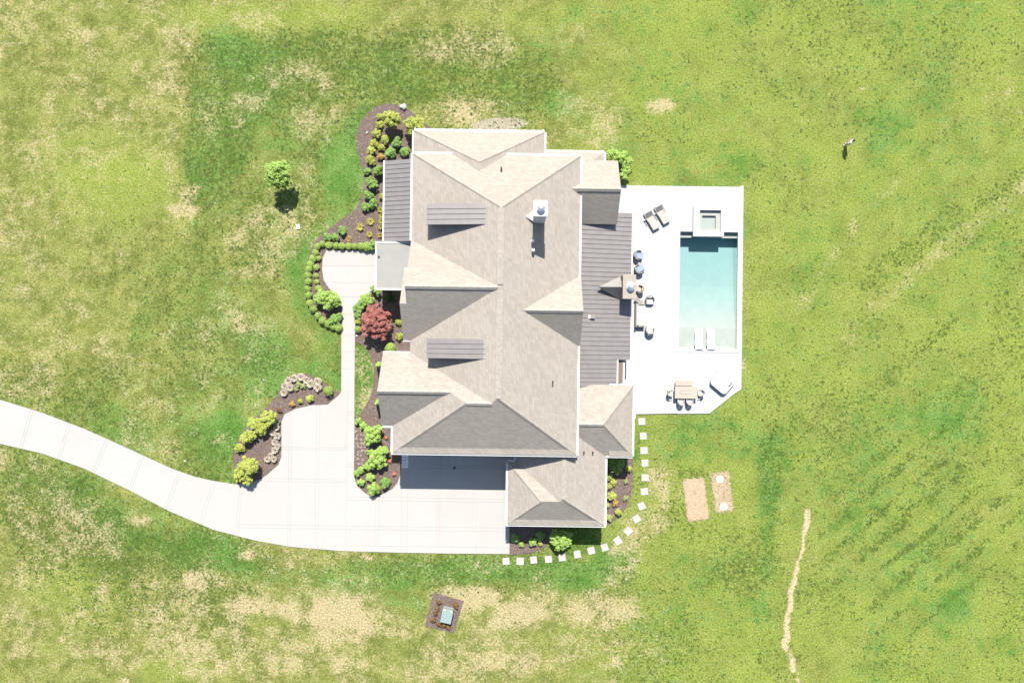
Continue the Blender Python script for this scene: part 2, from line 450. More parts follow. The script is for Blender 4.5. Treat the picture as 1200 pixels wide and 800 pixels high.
yel = mx(.9*ell(130,205,70,40,10), .8*ell(300,20,110,18), .5*ell(840,60,120,40), .5*ell(1060,420,60,40,-40), .6*ell(90,690,60,30), .6*ell(195,785,40,16), .45*ell(900,230,60,120), .5*ell(650,20,70,20),
         .6*line([(900,180),(960,130),(1010,100)],10), .45*right*sst(.5,.75,fbm(PX/80,PY/80,61,3)))
yel = np.clip(mx(yel, .62*rside) + rside*1.1*mid2, 0, 1)
gravel = mx(.9*ell(585,146,34,8,-4,.4,.5))
rise = .02*(fbm(X/1.3, Y/1.3, 5, 3)-.5)
ny, nx = X.shape
verts = np.stack([X, Y, np.where((np.abs(X) < 58) & (np.abs(Y) < 43), rise, 0)], -1).reshape(-1, 3)
idx = np.arange(nx*ny).reshape(ny, nx)
q = np.stack([idx[:-1,:-1], idx[:-1,1:], idx[1:,1:], idx[1:,:-1]], -1).reshape(-1, 4)
# leave the pool basin open in the sheet (the patio covers the edge)
cxm = (X[:-1,:-1]+X[1:,1:]).reshape(-1)/2; cym = (Y[:-1,:-1]+Y[1:,1:]).reshape(-1)/2
p0 = G(790, 236); p1 = G(868, 415)
keep = ~((cxm > p0[0]) & (cxm < p1[0]) & (cym < p0[1]) & (cym > p1[1]))
q = q[keep]
me = bpy.data.meshes.new('lawn')
me.vertices.add(len(verts)); me.vertices.foreach_set('co', verts.astype(np.float32).ravel())
me.loops.add(q.size); me.loops.foreach_set('vertex_index', q.astype(np.int32).ravel())
me.polygons.add(len(q)); me.polygons.foreach_set('loop_start', np.arange(0, q.size, 4, dtype=np.int32)); 
me.update(calc_edges=True)
for nm, ch in (('patch_a', (green, dry, dark)), ('patch_b', (bare, yel, gravel))):
    at = me.attributes.new(nm, 'FLOAT_COLOR', 'POINT')
    a = np.stack([*(np.clip(c, 0, 1) for c in ch), np.ones_like(X)], -1).reshape(-1)
    at.data.foreach_set('color', a.astype(np.float32))
tag(link_mesh('lawn', me, M['lawn']), kind='structure')

# ------------------------------------------------------------------ flat ground works
def gpoly(pts): return [G(*p) for p in pts]
def ground_prism(name, pts, z0, z1, mat, parent=None):
    return MB().prism(gpoly(pts), z0, z1).build(name, mat, parent)
def clip(subject, cell):
    n = len(cell)
    a = sum(cell[i][0]*cell[(i+1)%n][1]-cell[(i+1)%n][0]*cell[i][1] for i in range(n))
    if a < 0: cell = cell[::-1]
    out = subject
    for i in range(n):
        (ax,ay),(bx,by) = cell[i], cell[(i+1)%n]
        inp, out = out, []
        if not inp: return []
        side = lambda p: (bx-ax)*(p[1]-ay)-(by-ay)*(p[0]-ax)
        for j in range(len(inp)):
            p, r = inp[j], inp[(j+1)%len(inp)]
            sp, sr = side(p), side(r)
            if sp >= 0: out.append(p)
            if (sp >= 0) != (sr >= 0):
                k = sp/(sp-sr); out.append((p[0]+(r[0]-p[0])*k, p[1]+(r[1]-p[1])*k))
    return out
def shrink(cell, d):
    """inset a convex quad (world metres)"""
    n = len(cell); cx = sum(p[0] for p in cell)/n; cy = sum(p[1] for p in cell)/n
    res = []
    lines = []
    for i in range(n):
        (ax,ay),(bx,by) = cell[i], cell[(i+1)%n]
        nx_, ny_ = -(by-ay), bx-ax; l = math.hypot(nx_, ny_); nx_, ny_ = nx_/l, ny_/l
        if (cx-ax)*nx_+(cy-ay)*ny_ < 0: nx_, ny_ = -nx_, -ny_
        lines.append((ax+nx_*d, ay+ny_*d, bx-ax, by-ay))
    for i in range(n):
        x1,y1,dx1,dy1 = lines[i-1]; x2,y2,dx2,dy2 = lines[i]
        det = dx1*dy2-dy1*dx2; k = ((x2-x1)*dy2-(y2-y1)*dx2)/det
        res.append((x1+dx1*k, y1+dy1*k))
    return res
def area(p): return abs(sum(p[i][0]*p[(i+1)%len(p)][1]-p[(i+1)%len(p)][0]*p[i][1] for i in range(len(p))))/2

drive_px = [(-60,450),(0,468),(50,483.5),(100,502.5),(150,525),(200,548),(228,558),(250,563),(275,567),(290,567),(305,561),(312.5,556.6),(326.6,544),(330,535),(330,509),(330,494),(334,485),(346,479),(365,474.5),(384,474),
            (391,468),(396,464),(400,459),(415.5,459),(415.5,490),(415,555),(416,562),(419,569),(426,576),(434,581),(441,582),(450,578),(460,572.5),(466,565),(469,556),(470.6,547),(470.6,524),(612,524),(612,546),(597,546),(597,648.5),
            (530,648),(470,647),(400,645),(340,640),(300,633),(250,620),(200,599),(150,573),(100,549),(50,531),(0,519.5),(-60,500)]
drive = empty('driveway'); tag(drive, kind='structure')
ground_prism('joint_bed', drive_px, -.08, .045, M['joint'], drive)
dw = gpoly(drive_px)
cells = []
xj = [((-60,440),(-72,540)),((36.5,484),(26,521)),((82,497),(69,538)),((126.5,514),(111,552)),((168,533),(154,570)),((213,549),(197,588)),((251,566),(238,604)),((283,572),(278,619))]
def ext(a, b, k=.9):
    return ((a[0]+(a[0]-b[0])*k, a[1]+(a[1]-b[1])*k), (b[0]+(b[0]-a[0])*k, b[1]+(b[1]-a[1])*k))
for i in range(len(xj)-1):
    a, b = ext(*xj[i]); c, d = ext(*xj[i+1])
    cells.append([(a[0]+1.6,a[1]),(c[0]-1.6,c[1]),(d[0]-1.6,d[1]),(b[0]+1.6,b[1])])
    cells.append([(c[0]-1.6,c[1]),(c[0]+1.6,c[1]),(d[0]+1.6,d[1]),(d[0]-1.6,d[1])])
colsL = [(281,338),(338,341),(341,370),(370,373.5),(373.5,406)]
rowsL = [(440,526),(526,528.5),(528.5,563),(563,566),(566,617),(617,621),(621,660)]
colsR = [(406,440),(440,444),(444,470.5),(470.5,478),(478,512),(512,515.5),(515.5,554.5),(554.5,558),(558,590),(590,614)]
rowsR = [(440,484),(484,487),(487,544),(544,548),(548,583),(583,587),(587,617),(617,621),(621,640),(640,655)]
for cs, rs in ((colsL, rowsL), (colsR, rowsR)):
    for (xa, xb) in cs:
        for (ya, yb) in rs:
            q4 = [(xa,ya),(xb,ya),(xb,yb),(xa,yb)]
            if xa == 281:   # first column starts on the slanted joint
                f = lambda y: 283+1.6-(y-572)*5/47
                q4 = [(f(ya),ya),(xb,ya),(xb,yb),(f(yb),yb)]
            cells.append([(x+(-.014*(y-590)), y+.014*(x-500)) if not (xa == 281 and x < 330) else (x, y+.014*(x-500)) for x, y in q4])
for c in cells:
    p = clip(dw, shrink(gpoly(c), .009))
    if len(p) > 2 and area(p) > .04:
        MB().prism(p, .0, .062).build('slab', M['drive'], drive)

walk_px = [(400,459),(400.5,354),(393,345),(385,337),(379.5,328),(377.5,315),(378.5,302),(383,293),(440,294),(441,331),(437,339),(425,350),(416.5,357),(415.5,459)]
walk = empty('walkway'); tag(walk, kind='structure')
ground_prism('joint_bed', walk_px, -.08, .052, M['joint'], walk)
ww = gpoly(walk_px)
for (ya, yb) in ((285,312),(312,331),(331,348),(348,368),(368,393),(393,412),(412,432),(432,459.2)):
    p = clip(ww, shrink(gpoly([(370,ya),(450,ya),(450,yb),(370,yb)]), .008))
    if len(p) > 2: MB().prism(p, .0, .068).build('slab', M['drive'], walk)

# planting beds
def bed(pts, it=1, z=.045):
    o = MB().prism(gpoly(smooth_poly(pts, it)), -.06, z).build('planting_bed', M['mulch'])
    return tag(o, kind='structure')
bed([(530,160),(505,150.5),(492,140),(478,127),(460,121),(441,124),(427,136),(418,153),(417,172),(423,192),(427,207),(425,231),(416,247),(400,257),(382,271),(370,281),(363,296),(357.5,318),(357,338),(359.5,356),(368,372),(383,384),(401,391),
     (403,350),(382,334),(378,310),(384,291),(445,291),(470,290),(490,290),(490,165)])
bed([(350,436.5),(365,439),(380,448),(396,458.5),(400,463),(384,476),(365,476),(346,481),(336,486),(332,494),(332,535),(329,545),(313,558.5),(304,563),(284,569),(276,565),(273.5,542.5),(274.5,524),(280.5,510.6),(294,494),(309,480.6),(324,465.6),(331,449),(340.6,440.5)])
bed([(416.5,354),(436,339),(441,330),(484,330),(500,420),(480,470),(490,520),(472,527),(472,556),(467,566),(460,573.5),(450,579.5),(441,583),(433,582),(425,577),(418,570),(414.5,560),(414.5,490),(419,490),(430,473),(438,455),(438.5,435),(436,419),(428,407),(419,401),(415,401),(415,380)])
bed([(700,530),(742,530),(742,560),(740,578),(737,590),(727,604),(710,617),(700,612)])
bed([(595,605),(652,605),(650,628),(638,641),(622,648),(596,650)], 0)
tb = [(508,693.5),(543.5,703.5),(532,741),(498,733)]
bed(tb, 0, .04)

# ------------------------------------------------------------------ the house
house = empty('house', (0, 0, 0), ROT)
tag(house, 'large house with beige shingle roofs and grey standing seam porch roofs', 'house')
SH = M['shingle']
def roof_mesh(mb, x0, x1, y0, y1, ze, zr, axis, r, ra, rb, t=.22):
    """hip or gable roof; y1 is north. axis 'y': ridge runs along y at x=r from ra (south) to rb (north);
       axis 'x': ridge along x at y=r from ra (west) to rb (east)"""
    def P(x, y, z): return (x, y, z)
    if axis == 'y':
        S, N = (r, ra, zr), (r, rb, zr)
        mb.slab([P(x0,y0,ze), S, N, P(x0,y1,ze)], t); mb.slab([P(x1,y0,ze), S, N, P(x1,y1,ze)], t)
        if abs(ra-y0) > .05: mb.slab([P(x0,y0,ze), P(x1,y0,ze), S], t)
        if abs(rb-y1) > .05: mb.slab([P(x0,y1,ze), P(x1,y1,ze), N], t)
    else:
        W, E = (ra, r, zr), (rb, r, zr)
        mb.slab([P(x0,y0,ze), P(x1,y0,ze), E, W], t); mb.slab([P(x0,y1,ze), P(x1,y1,ze), E, W], t)
        if abs(ra-x0) > .05: mb.slab([P(x0,y0,ze), W, P(x0,y1,ze)], t)
        if abs(rb-x1) > .05: mb.slab([P(x1,y0,ze), E, P(x1,y1,ze)], t)
def roof(*a, **k):
    mb = MB(); roof_mesh(mb, *a, **k)
    return mb.build('roof', SH, house)
def wall(x0, x1, y0, y1, z1, mat=None, z0=-.1):
    return MB().box(x0, x1, y0, y1, z0, z1).build('wall', mat or M['stucco'], house)
def gable_wall(x, y0, y1, r, ze, zr, w=.3):
    n = [(x,y0,ze),(x,y1,ze),(x,r,zr)]; m2 = [(x+w,y0,ze),(x+w,y1,ze),(x+w,r,zr)]
    return MB().add(n+m2, [(0,2,1),(3,4,5),(0,1,4,3),(1,2,5,4),(2,0,3,5)]).build('gable_wall', M['stucco'], house)

ZE, ZR = 5.6, 9.0
# A main block
Aw, Ae = LX(483,230,ZE), LX(679,300,ZE); An, As = LY(560,181,ZE), LY(567,531.5,ZE)
Ar = LX(586,350,ZR); Arn = LY(586,243,ZR); Ars = LY(588,467,ZR)
Sslope = (ZR-ZE)/(Ars-As)
mb = MB()
roof_mesh(mb, Aw, Ae, As+.012, An, ZE-.012, ZR-.012, 'y', Ar, Ars+.012, Arn)
mb.build('roof', SH, house)
wall(Aw+.5, Ae-.5, As+.5, An-.5, ZE-.1)
# B north wing
ZB, ZBr = 4.0, 6.7
Bw, Be, Bn = LX(485,168,ZB), LX(638,168,ZB), LY(560,154,ZB)
Br, Bt = LX(562,190,ZBr), LY(562,190,ZBr)
roof(Bw, Be, An-1.7, Bn, ZB, ZBr, 'y', Br, An-1.7, Bt)
wall(Bw+.4, Be-.4, An-1.7, Bn-.4, ZB-.1)
# C low corner north east
ZC = 3.35
Ce, Cn = LX(708,183,ZC), LY(670,178,ZC)
Cw = Be-.5
roof(Cw, Ce, LY(690,222,ZC), Cn, ZC, ZC+1.15, 'y', (Cw+Ce)/2, LY(690,222,ZC), Cn-2.4)
wall(Cw+.4, Ce-.35, LY(690,222,ZC), Cn-.35, ZC-.1)
# D east gable
ZD, ZDr = 3.75, 6.0
Dn, Ds, De, Drr = LY(702,188,ZD), LY(702,262.5,ZD), LX(723.5,225,ZD), LY(702,221.5,ZDr)
roof(Ae-1.3, De, Ds, Dn, ZD, ZDr, 'x', Drr, Ae-1.3, De)
wall(Ae-1.2, De-.35, Ds+.35, Dn-.35, ZD-.1); gable_wall(De-.65, Ds+.4, Dn-.4, Drr, ZD-.1, ZDr-.3)
# F east dormer gable
ZF, ZFr = 5.605, 8.05
Fn, Fs, Frr = LY(677,324,ZF), LY(677,405,ZF), LY(650,364,ZFr)
roof(Ar+1.0, Ae+.17, Fs, Fn, ZF, ZFr, 'x', Frr, Ar+1.0, Ae+.17)
gable_wall(Ae-.5, Fs+.3, Fn-.3, Frr, ZF-.2, ZFr-.3); wall(Ae-1.5, Ae-.2, Fs+.35, Fn-.35, ZF-.1)
# G west gables, the lower one nested in the higher
G1w = LX(480.5,310,ZE+.5)
G1n, G1s, G1r = LY(500,282,ZE), LY(486,399,ZE), LY(530,336,ZR)
roof(G1w, Ar-.02, G1s, G1n, ZE+.01, ZR-.05, 'x', G1r, G1w, Ar-.02)
slopeG = (ZR-.06-ZE)/(G1r-G1s)
ZG2 = 7.9; G2r = G1s+.01+(ZG2-ZE)/slopeG; G2n = G2r+(G2r-G1s)
G2w = LX(471,370,6.5)
roof(G2w, Ar-2, G1s+.01, G2n, ZE, ZG2-.012, 'x', G2r, G2w, Ar-2)
gable_wall(G1w+.35, G1s+.4, G1n-.4, G1r, ZE-.15, ZR-.4); gable_wall(G2w+.35, G1s+.35, G2n-.35, G2r, ZE-.15, ZG2-.35)
wall(G2w+.4, Aw+1.5, G1s+.4, G2n-.4, ZE-.12); wall(G1w+.4, Aw+1.5, G2n-1, G1n-.4, ZE-.11)
# K garage wing (hip), J gable nested on its north slope
ZK = 8.7
Kw = LX(460,515,ZE); Kn = LY(480,413,ZE); Kr = As+(ZK-ZE)/Sslope
Kra = LX(546,474,ZK)
roof(Kw, Ar-.03, As, Kn, ZE, ZK, 'x', Kr, Kra, Ar-.03)
slopeK = (ZK-ZE)/(Kn-Kr)
ZJ = 8.05; Jr = Kn-(ZJ-ZE)/slopeK; Js = LY(470,499,ZE); Jw = LX(446,455,6.5)
roof(Jw, LX(570,460,ZJ), Js, Kn-.012, ZE-.005, ZJ-.012, 'x', Jr, Jw, LX(570,460,ZJ))
gable_wall(Jw+.35, Js+.35, Kn-.35, Jr, ZE-.15, ZJ-.35)
wall(Jw+.4, Aw+1, Js+.4, Kn-.4, ZE-.13); wall(Kw+.4, Ae-.6, As+.45, Js+1, ZE-.14)
# L south wing
ZL, ZLr = 3.4, 5.25
L1w, L1e, Ls, L1r, L1t = LX(604,545,ZL), LX(709,590,ZL), LY(650,614.5,ZL), LX(661,560,ZLr), LY(661,585,ZLr)
L1n = LY(690,500,ZL)
roof(L1w, L1e, Ls+.012, As+.45, ZL-.012, ZLr-.012, 'y', L1r, L1t, As+.45)
mb = MB()   # east slope runs on further north beside the main wall
zz = ZL+(ZLr-ZL)*(L1e-(Ae-.5))/(L1e-L1r)
mb.slab([(L1e,As+.4,ZL-.012),(L1e,L1n,ZL-.012),(Ae-.55,L1n,zz),(Ae-.55,As+.4,zz)], .2)
mb.build('roof', SH, house)
L2w, L2n = LX(594.5,590,ZL), LY(599,541,ZL)
ZL2 = 5.08; L2r = Ls+(ZL2-ZL)*(L1t-Ls)/(ZLr-ZL)
roof(L2w, L1r, Ls, L2n, ZL, ZL2, 'x', L2r, LX(634,586,ZL2), L1r)
wall(L2w+.4, L1e-.4, Ls+.4, L2n-.4, ZL-.1); wall(L1w+.4, L1e-.41, L2n-.5, As+.6, ZL-.11)
# M south east hip
ZM, ZMr = 3.45, 5.42
Mn, Ms, Me = LY(722,451,ZM), LY(725,534,ZM), LX(741.5,490,ZM)
Mr, Mre = LY(690,497,ZMr), LX(707,497,ZMr)
roof(Ae-.6, Me, Ms, Mn, ZM, ZMr, 'x', Mr, Ae-.6, Mre)
wall(Ae-.6, Me-.4, Ms+.4, Mn-.4, ZM-.1)

# flatter skirts along three south eaves
def skirt(x0, x1, y0, ze, slope, wslope, eslope, d=.5):
    z = ze+d*slope+.012
    lift = z-ze
    return MB().slab([(x0+.03,y0-.03,ze+.20),(x1-.03,y0-.03,ze+.20),(x1-lift/eslope,y0+d,z),(x0+lift/wslope,y0+d,z)], .2).build('eave_skirt', SH, house)
skirt(Kw, Ae, As, ZE, Sslope, (ZK-ZE)/(Kra-Kw), (ZR-ZE)/(Ae-Ar))
skirt(L2w, L1e, Ls, ZL, (ZLr-ZL)/(L1t-Ls), (ZL2-ZL)/(LX(634,586,ZL2)-L2w), (ZLr-ZL)/(L1e-L1r))
skirt(LX(709,533,ZM)+.3, Me, Ms, ZM, (ZMr-ZM)/(Mr-Ms), 50, (ZMr-ZM)/(Me-Mre))

# ridge vents and caps
def cap(p0, p1, drop0, drop1, w=.24, t=.075):
    """strip over a ridge; drop = fall per metre to either side"""
    p0, p1 = Vector(p0), Vector(p1); d = (p1-p0); d.z = 0; d.normalize(); s = Vector((-d.y, d.x, 0))
    vs = []
    for p in (p0, p1):
        vs += [p+s*w+Vector((0,0,-w*drop0+t)), p+Vector((0,0,t+.01)), p-s*w+Vector((0,0,-w*drop1+t)),
               p-s*w+Vector((0,0,-w*drop1-.05)), p+s*w+Vector((0,0,-w*drop0-.05))]
    MB().add(vs, [(0,5,6,1),(1,6,7,2),(2,7,8,3),(4,9,5,0),(0,1,2,3,4),(9,8,7,6,5)]).build('ridge_cap', M['cap'], house)
kA = (ZR-ZE)/(Ar-Aw); kAe = (ZR-ZE)/(Ae-Ar)
cap((Ar, Ars, ZR-.01), (Ar, G1r-.25, ZR-.01), kA, kAe)
cap((Ar, G1r+.25, ZR-.01), (Ar, Arn, ZR-.01), kA, kAe)
cap((G1w, G1r, ZR-.05), (Ar-.2, G1r, ZR-.05), slopeG, slopeG, .2, .09)
cap((Jw, Jr, ZJ-.012), (LX(528,461,ZJ), Jr, ZJ-.012), slopeK, slopeK, .2, .09)
cap((Kra, Kr, ZK), (LX(577,474,ZK), Kr, ZK), slopeK, Sslope, .2, .07)
cap((LX(617,364,ZFr), Frr, ZFr), (Ae+.17, Frr, ZFr), 1.0, 1.0, .2, .08)
kD = (ZDr-ZD)/(Drr-Ds)
cap((LX(677,221,ZDr), Drr, ZDr), (De, Drr, ZDr), kD, kD, .2, .08)
cap((Ae-.5, Mr, ZMr), (Mre, Mr, ZMr), .6, .6, .18, .06)
cap((L1r, L1t, ZLr), (L1r, As-.2, ZLr), .5, .5, .22, .06)
def hipcap(a, b, w=.15, t=.03):
    a, b = Vector(a), Vector(b); d = (b-a).normalized(); s = Vector((-d.y, d.x, 0)).normalized()
    up = Vector((0,0,t))
    vs = [a+s*w-up*2, a+up*1.6, a-s*w-up*2, b+s*w-up*2, b+up*1.6, b-s*w-up*2]
    MB().add(vs, [(0,3,4,1),(1,4,5,2),(2,5,3,0),(0,1,2),(5,4,3)]).build('hip_cap', SH, house)
for a, b in [((Aw,An,ZE),(Ar,Arn,ZR)), ((Ae,An,ZE),(Ar,Arn,ZR)), ((Ae,As,ZE),(Ar,Ars,ZR)), ((Kw,As,ZE),(Kra,Kr,ZK)), ((Bw,Bn,ZB),(Br,Bt,ZBr)), ((Be,Bn,ZB),(Br,Bt,ZBr)),
             ((L1e,Ls,ZL),(L1r,L1t,ZLr)), ((L2w,Ls,ZL),(LX(634,586,ZL2),L2r,ZL2)), ((L2w,L2n,ZL),(LX(634,586,ZL2),L2r,ZL2)), ((Me,Mn,ZM),(Mre,Mr,ZMr)), ((Me,Ms,ZM),(Mre,Mr,ZMr))]:
    hipcap(a, b)

# gutters and white rake boards
def gutter(x0, y0, x1, y1, z, out, name='gutter', mat=None, w=.15):
    """open trough along an eave; out = outward direction (dx, dy)"""
    ox, oy = out
    prof = [(0,.0),(w,.0),(w,-.13),(0,-.13),(0,-.04),(w-.03,-.04)]
    a = Vector((x0,y0,z-.02)); b = Vector((x1,y1,z-.02)); o = Vector((ox,oy,0)); up = Vector((0,0,1))
    if abs(ox) > .5: ring = lambda p: [p+o*.005, p+o*w]
    mb = MB()
    for (u0,u1,v0,v1) in ((.004,w,-.13,-.05),(w-.035,w+.001,-.052,.012),(.003,.03,-.052,.008)):
        vs = []
        for p in (a, b):
            vs += [p+o*u0+up*v0, p+o*u1+up*v0, p+o*u1+up*v1, p+o*u0+up*v1]
        mb.add(vs, [(0,1,2,3),(7,6,5,4),(0,4,5,1),(1,5,6,2),(2,6,7,3),(3,7,4,0)])
    return mb.build(name, mat or M['gutter'], house)
gutter(Aw, G1n, Aw, An, ZE, (-1,0)); gutter(Aw, An, Ae, An, ZE, (0,1)); gutter(Ae, An, Ae, Fn, ZE, (1,0)); gutter(Ae, Fs, Ae, As, ZE, (1,0))
gutter(Kw-.1, As, Ae, As, ZE+.13, (0,-1)); gutter(Kw, As, Kw, Js, ZE, (-1,0)); gutter(Jw, Js, Kw, Js, ZE, (0,-1)); gutter(Jw, Kn, Aw+.4, Kn, ZE, (0,1), w=.1)
gutter(Bw, An, Bw, Bn, ZB, (-1,0)); gutter(Be, An-.2, Be, Bn, ZB, (1,0)); gutter(Be, Cn, Ce, Cn, ZC, (0,1)); gutter(Ce, Dn-.1, Ce, Cn, ZC, (1,0))
nb = gutter(Bw, Bn, Be, Bn, ZB, (0,1), w=.17)
n_h = 15
for k in range(n_h):
    x = Bw+.1+(Be-Bw-.2)*k/(n_h-1)
    MB().box(x-.045, x+.045, Bn-.02, Bn+.22, ZB-.03, ZB+.012).build('gutter_hanger', M['gutter'], nb)
gutter(G2w, G1s, LX(500,399,ZE), G1s, ZE, (0,-1), w=.08); gutter(G2w, G2n, G1w, G2n, ZE, (0,1))
gutter(L2w, Ls, L2w, L2n, ZL, (-1,0)); gutter(L2w, L2n, L1w, L2n, ZL, (0,1)); gutter(L1w, L2n, L1w, As-.5, ZL, (-1,0)); gutter(L2w-.1, Ls, L1e+.1, Ls, ZL+.13, (0,-1)); gutter(L1e, Ls, L1e, Ms-.1, ZL, (1,0))
gutter(Me, Ms, Me, Mn, ZM, (1,0)); gutter(L1e, Ms, Me, Ms, ZM+.13, (0,-1)); gutter(LX(714,451,ZM), Mn, Me, Mn, ZM, (0,1), w=.08)

# standing seam metal roofs: sheet + single panels with a raised seam
def metal_roof(x0, z0, x1, z1, y0, y1, pitch=.41, name='metal_roof'):
    """panels run along x from (x0,z0) to (x1,z1), side by side in y"""
    base = MB().slab([(x0,y0,z0),(x1,y0,z1),(x1,y1,z1),(x0,y1,z0)], .16).build(name, M['metal'], house)
    n = max(1, round((y1-y0)/pitch)); p = (y1-y0)/n
    sl = (z1-z0)/(x1-x0)
    for k in range(n):
        a, b = y0+k*p, y0+(k+1)*p
        mb = MB()
        mb.slab([(x0-.02,a+.004,z0+.012),(x1+.02,a+.004,z1+.012),(x1+.02,b-.004,z1+.012),(x0-.02,b-.004,z0+.012)], .014)
        mb.slab([(x0-.02,a+.004,z0+.062),(x1+.02,a+.004,z1+.062),(x1+.02,a+.03,z1+.062),(x0-.02,a+.03,z0+.062)], .06)
        mb.build('panel', M['metal'], base)
    return base
# west porch
PWx = LX(450.5,235,3.6)
metal_roof(PWx, 3.55, Aw+.55, 4.65, LY(465,283.5,3.6), LY(465,188.5,3.6))
MB().box(PWx-.14, PWx-.025, LY(465,283.5,3.6)-.02, LY(465,188.5,3.6)+.02, 3.34, 3.56).build('fascia', M['white'], house)
for py in (193, 222, 250, 279):
    MB().box(PWx+.25, PWx+.45, LY(452,py,3.6)-.1, LY(452,py,3.6)+.1, 0, 3.45).build('post', M['white'], house)
# flat entry roof
FW, FE, FN_, FS_ = LX(441,310,3.85), Aw+.6, LY(460,284.5,3.85), LY(460,338.5,3.85)
MB().box(FW, FE, FS_, FN_, 3.55, 3.85).build('flat_roof', M['flat'], house)
for (a,b,c,d) in ((FW-.1,FW+.03,FS_-.1,FN_+.1),(FW+.031,FE,FN_-.03,FN_+.1),(FW+.031,FE,FS_-.1,FS_+.03)):
    MB().box(a,b,c,d,3.5,3.91).build('parapet_trim', M['white'], house)
for (ax, ay) in ((445,290),(445,333)):
    x, y = L(ax+1, ay, 3.85); MB().box(x-.2, x+.2, y-.2, y+.2, 0, 3.55).build('post', M['white'], house)
wall(FW+1.9, FE, FS_+.2, FN_-.2, 3.5)
MB().tube((*L(444,301,3.85),3.84),(*L(444,301,3.85),3.93),.09).build('roof_drain', M['black'], house)
# east porch
zt, zl = 3.72, 2.72
PEx = LX(739.5,330,zl); PEn = LY(735,250,zl); PEs = LY(735,421.5,zl); PE0 = Ae-.55
sl = (zl-zt)/(PEx-Ae)
zw = zt+.55*(-sl)
metal_roof(PE0, zw, PEx, zl, PEs, PEn)
P2x = LX(722.5,437,2.9); z2 = zt+sl*(P2x-Ae)
metal_roof(PE0, zw, P2x, z2, LY(700,458,3.2), PEs-.005)
MB().box(P2x+.022, P2x+.13, Mn-.1, PEs-.03, z2-.2, z2+.02).build('fascia', M['white'], house)
MB().box(PEx+.022, PEx+.07, PEs, PEn, zl-.18, zl+.02).build('fascia', M['white'], house)
for py in (256, 290, 395, 417):
    x, y = L(733, py, zl); MB().box(x-.11, x+.11, y-.11, y+.11, 0, zl-.1).build('post', M['white'], house)
x, y = L(694.3,371,3.5); MB().box(x-.2,x+.2,y-.16,y+.16,3.3,3.72).build('roof_vent', M['metal'], house)
MB().box(x-.36,x-.205,y-.16,y+.14,3.3,3.60).build('vent_flashing', M['white'], house)

# shed dormers on the west slope
def dormer(pxa, pxb, pya, pyb, zlow, zhi):
    x0, x1 = LX(pxa,(pya+pyb)/2,zlow), LX(pxb,(pya+pyb)/2,zhi)
    y0, y1 = LY((pxa+pxb)/2,pyb,(zlow+zhi)/2), LY((pxa+pxb)/2,pya,(zlow+zhi)/2)
    MB().add([(x0+.2,y0+.15,ZE+.4),(x1-.3,y0+.15,ZE+.4),(x1-.3,y1-.15,ZE+.4),(x0+.2,y1-.15,ZE+.4),
              (x0+.2,y0+.15,zlow-.1),(x1-.3,y0+.15,zhi-.14),(x1-.3,y1-.15,zhi-.14),(x0+.2,y1-.15,zlow-.1)],
             [(3,2,1,0),(4,5,6,7),(0,1,5,4),(1,2,6,5),(2,3,7,6),(3,0,4,7)]).build('dormer_wall', M['slate'], house)
    metal_roof(x0, zlow, x1, zhi, y0, y1, .43, 'dormer_roof')
    MB().box(x0-.1, x0-.025, y0-.03, y1+.03, zlow-.16, zlow+.015).build('fascia', M['metal'], house)
    w = MB().box(x0+.17, x0+.198, y0+.4, y1-.4, zlow-.95, zlow-.3).build('window', M['glass'], house)
dormer(500.5,569,238.5,263,7.75,8.40)
dormer(501,574.5,397,420,7.75,8.48)

# chimneys
cx, cy = L(633.5,244,11.2); CT = 11.05
ch = MB().box(cx-.5,cx+.5,cy-.56,cy+.56,7.2,CT).build('chimney', M['cladding'], house)
MB().prism(rounded(1.12,1.24,.12,3,cx,cy), CT, CT+.13).build('chimney_cap', M['white'], ch)
mbc = MB().tube((cx+.03,cy+.0,CT+.13),(cx+.03,cy+.0,CT+.5),.27,.27,16).tube((cx+.03,cy,CT+.5),(cx+.03,cy,CT+.65),.33,.1,16)
mbc.build('cowl', M['steel'], ch)
mb = MB().slab([(cx-1.1,cy-.15,ZR-.95),(cx-.45,cy-.5,ZR-1.0),(cx-.45,cy+.4,ZR-.7)], .25); mb.build('flashing', M['white'], ch)
fx, fy = L(737.5,335.8,4.8)
fc = MB().box(fx-.54,fx+.54,fy-1.02,fy+1.02,-.1,4.75).build('chimney', M['stone'], house)
MB().prism(rounded(1.14,2.12,.06,2,fx,fy), 4.75, 4.84).build('chimney_cap', M['stone'], fc)
MB().tube((fx+.1,fy-.03,4.84),(fx+.1,fy-.03,5.2),.28,.28,16).tube((fx+.1,fy-.03,5.2),(fx+.1,fy-.03,5.36),.33,.1,16).build('cowl', M['steel'], fc)
MB().prism(rounded(.62,.9,.2,4,fx+.1,fy-.03), 4.84, 4.87).build('cowl_base', M['white'], fc)
zc = 4.25
apx = fx-.54-2.1
zsl = lambda xx: zt+sl*(xx-Ae)+.03
MB().slab([(apx,fy,zc-.25),(fx-.5,fy,zc+.12),(fx-.5,fy+1.05,zsl(fx-.5))], .1).build('cricket', M['flat'], fc)
MB().slab([(apx,fy,zc-.25),(fx-.5,fy,zc+.12),(fx-.5,fy-1.05,zsl(fx-.5))], .1).build('cricket', M['stone'], fc)
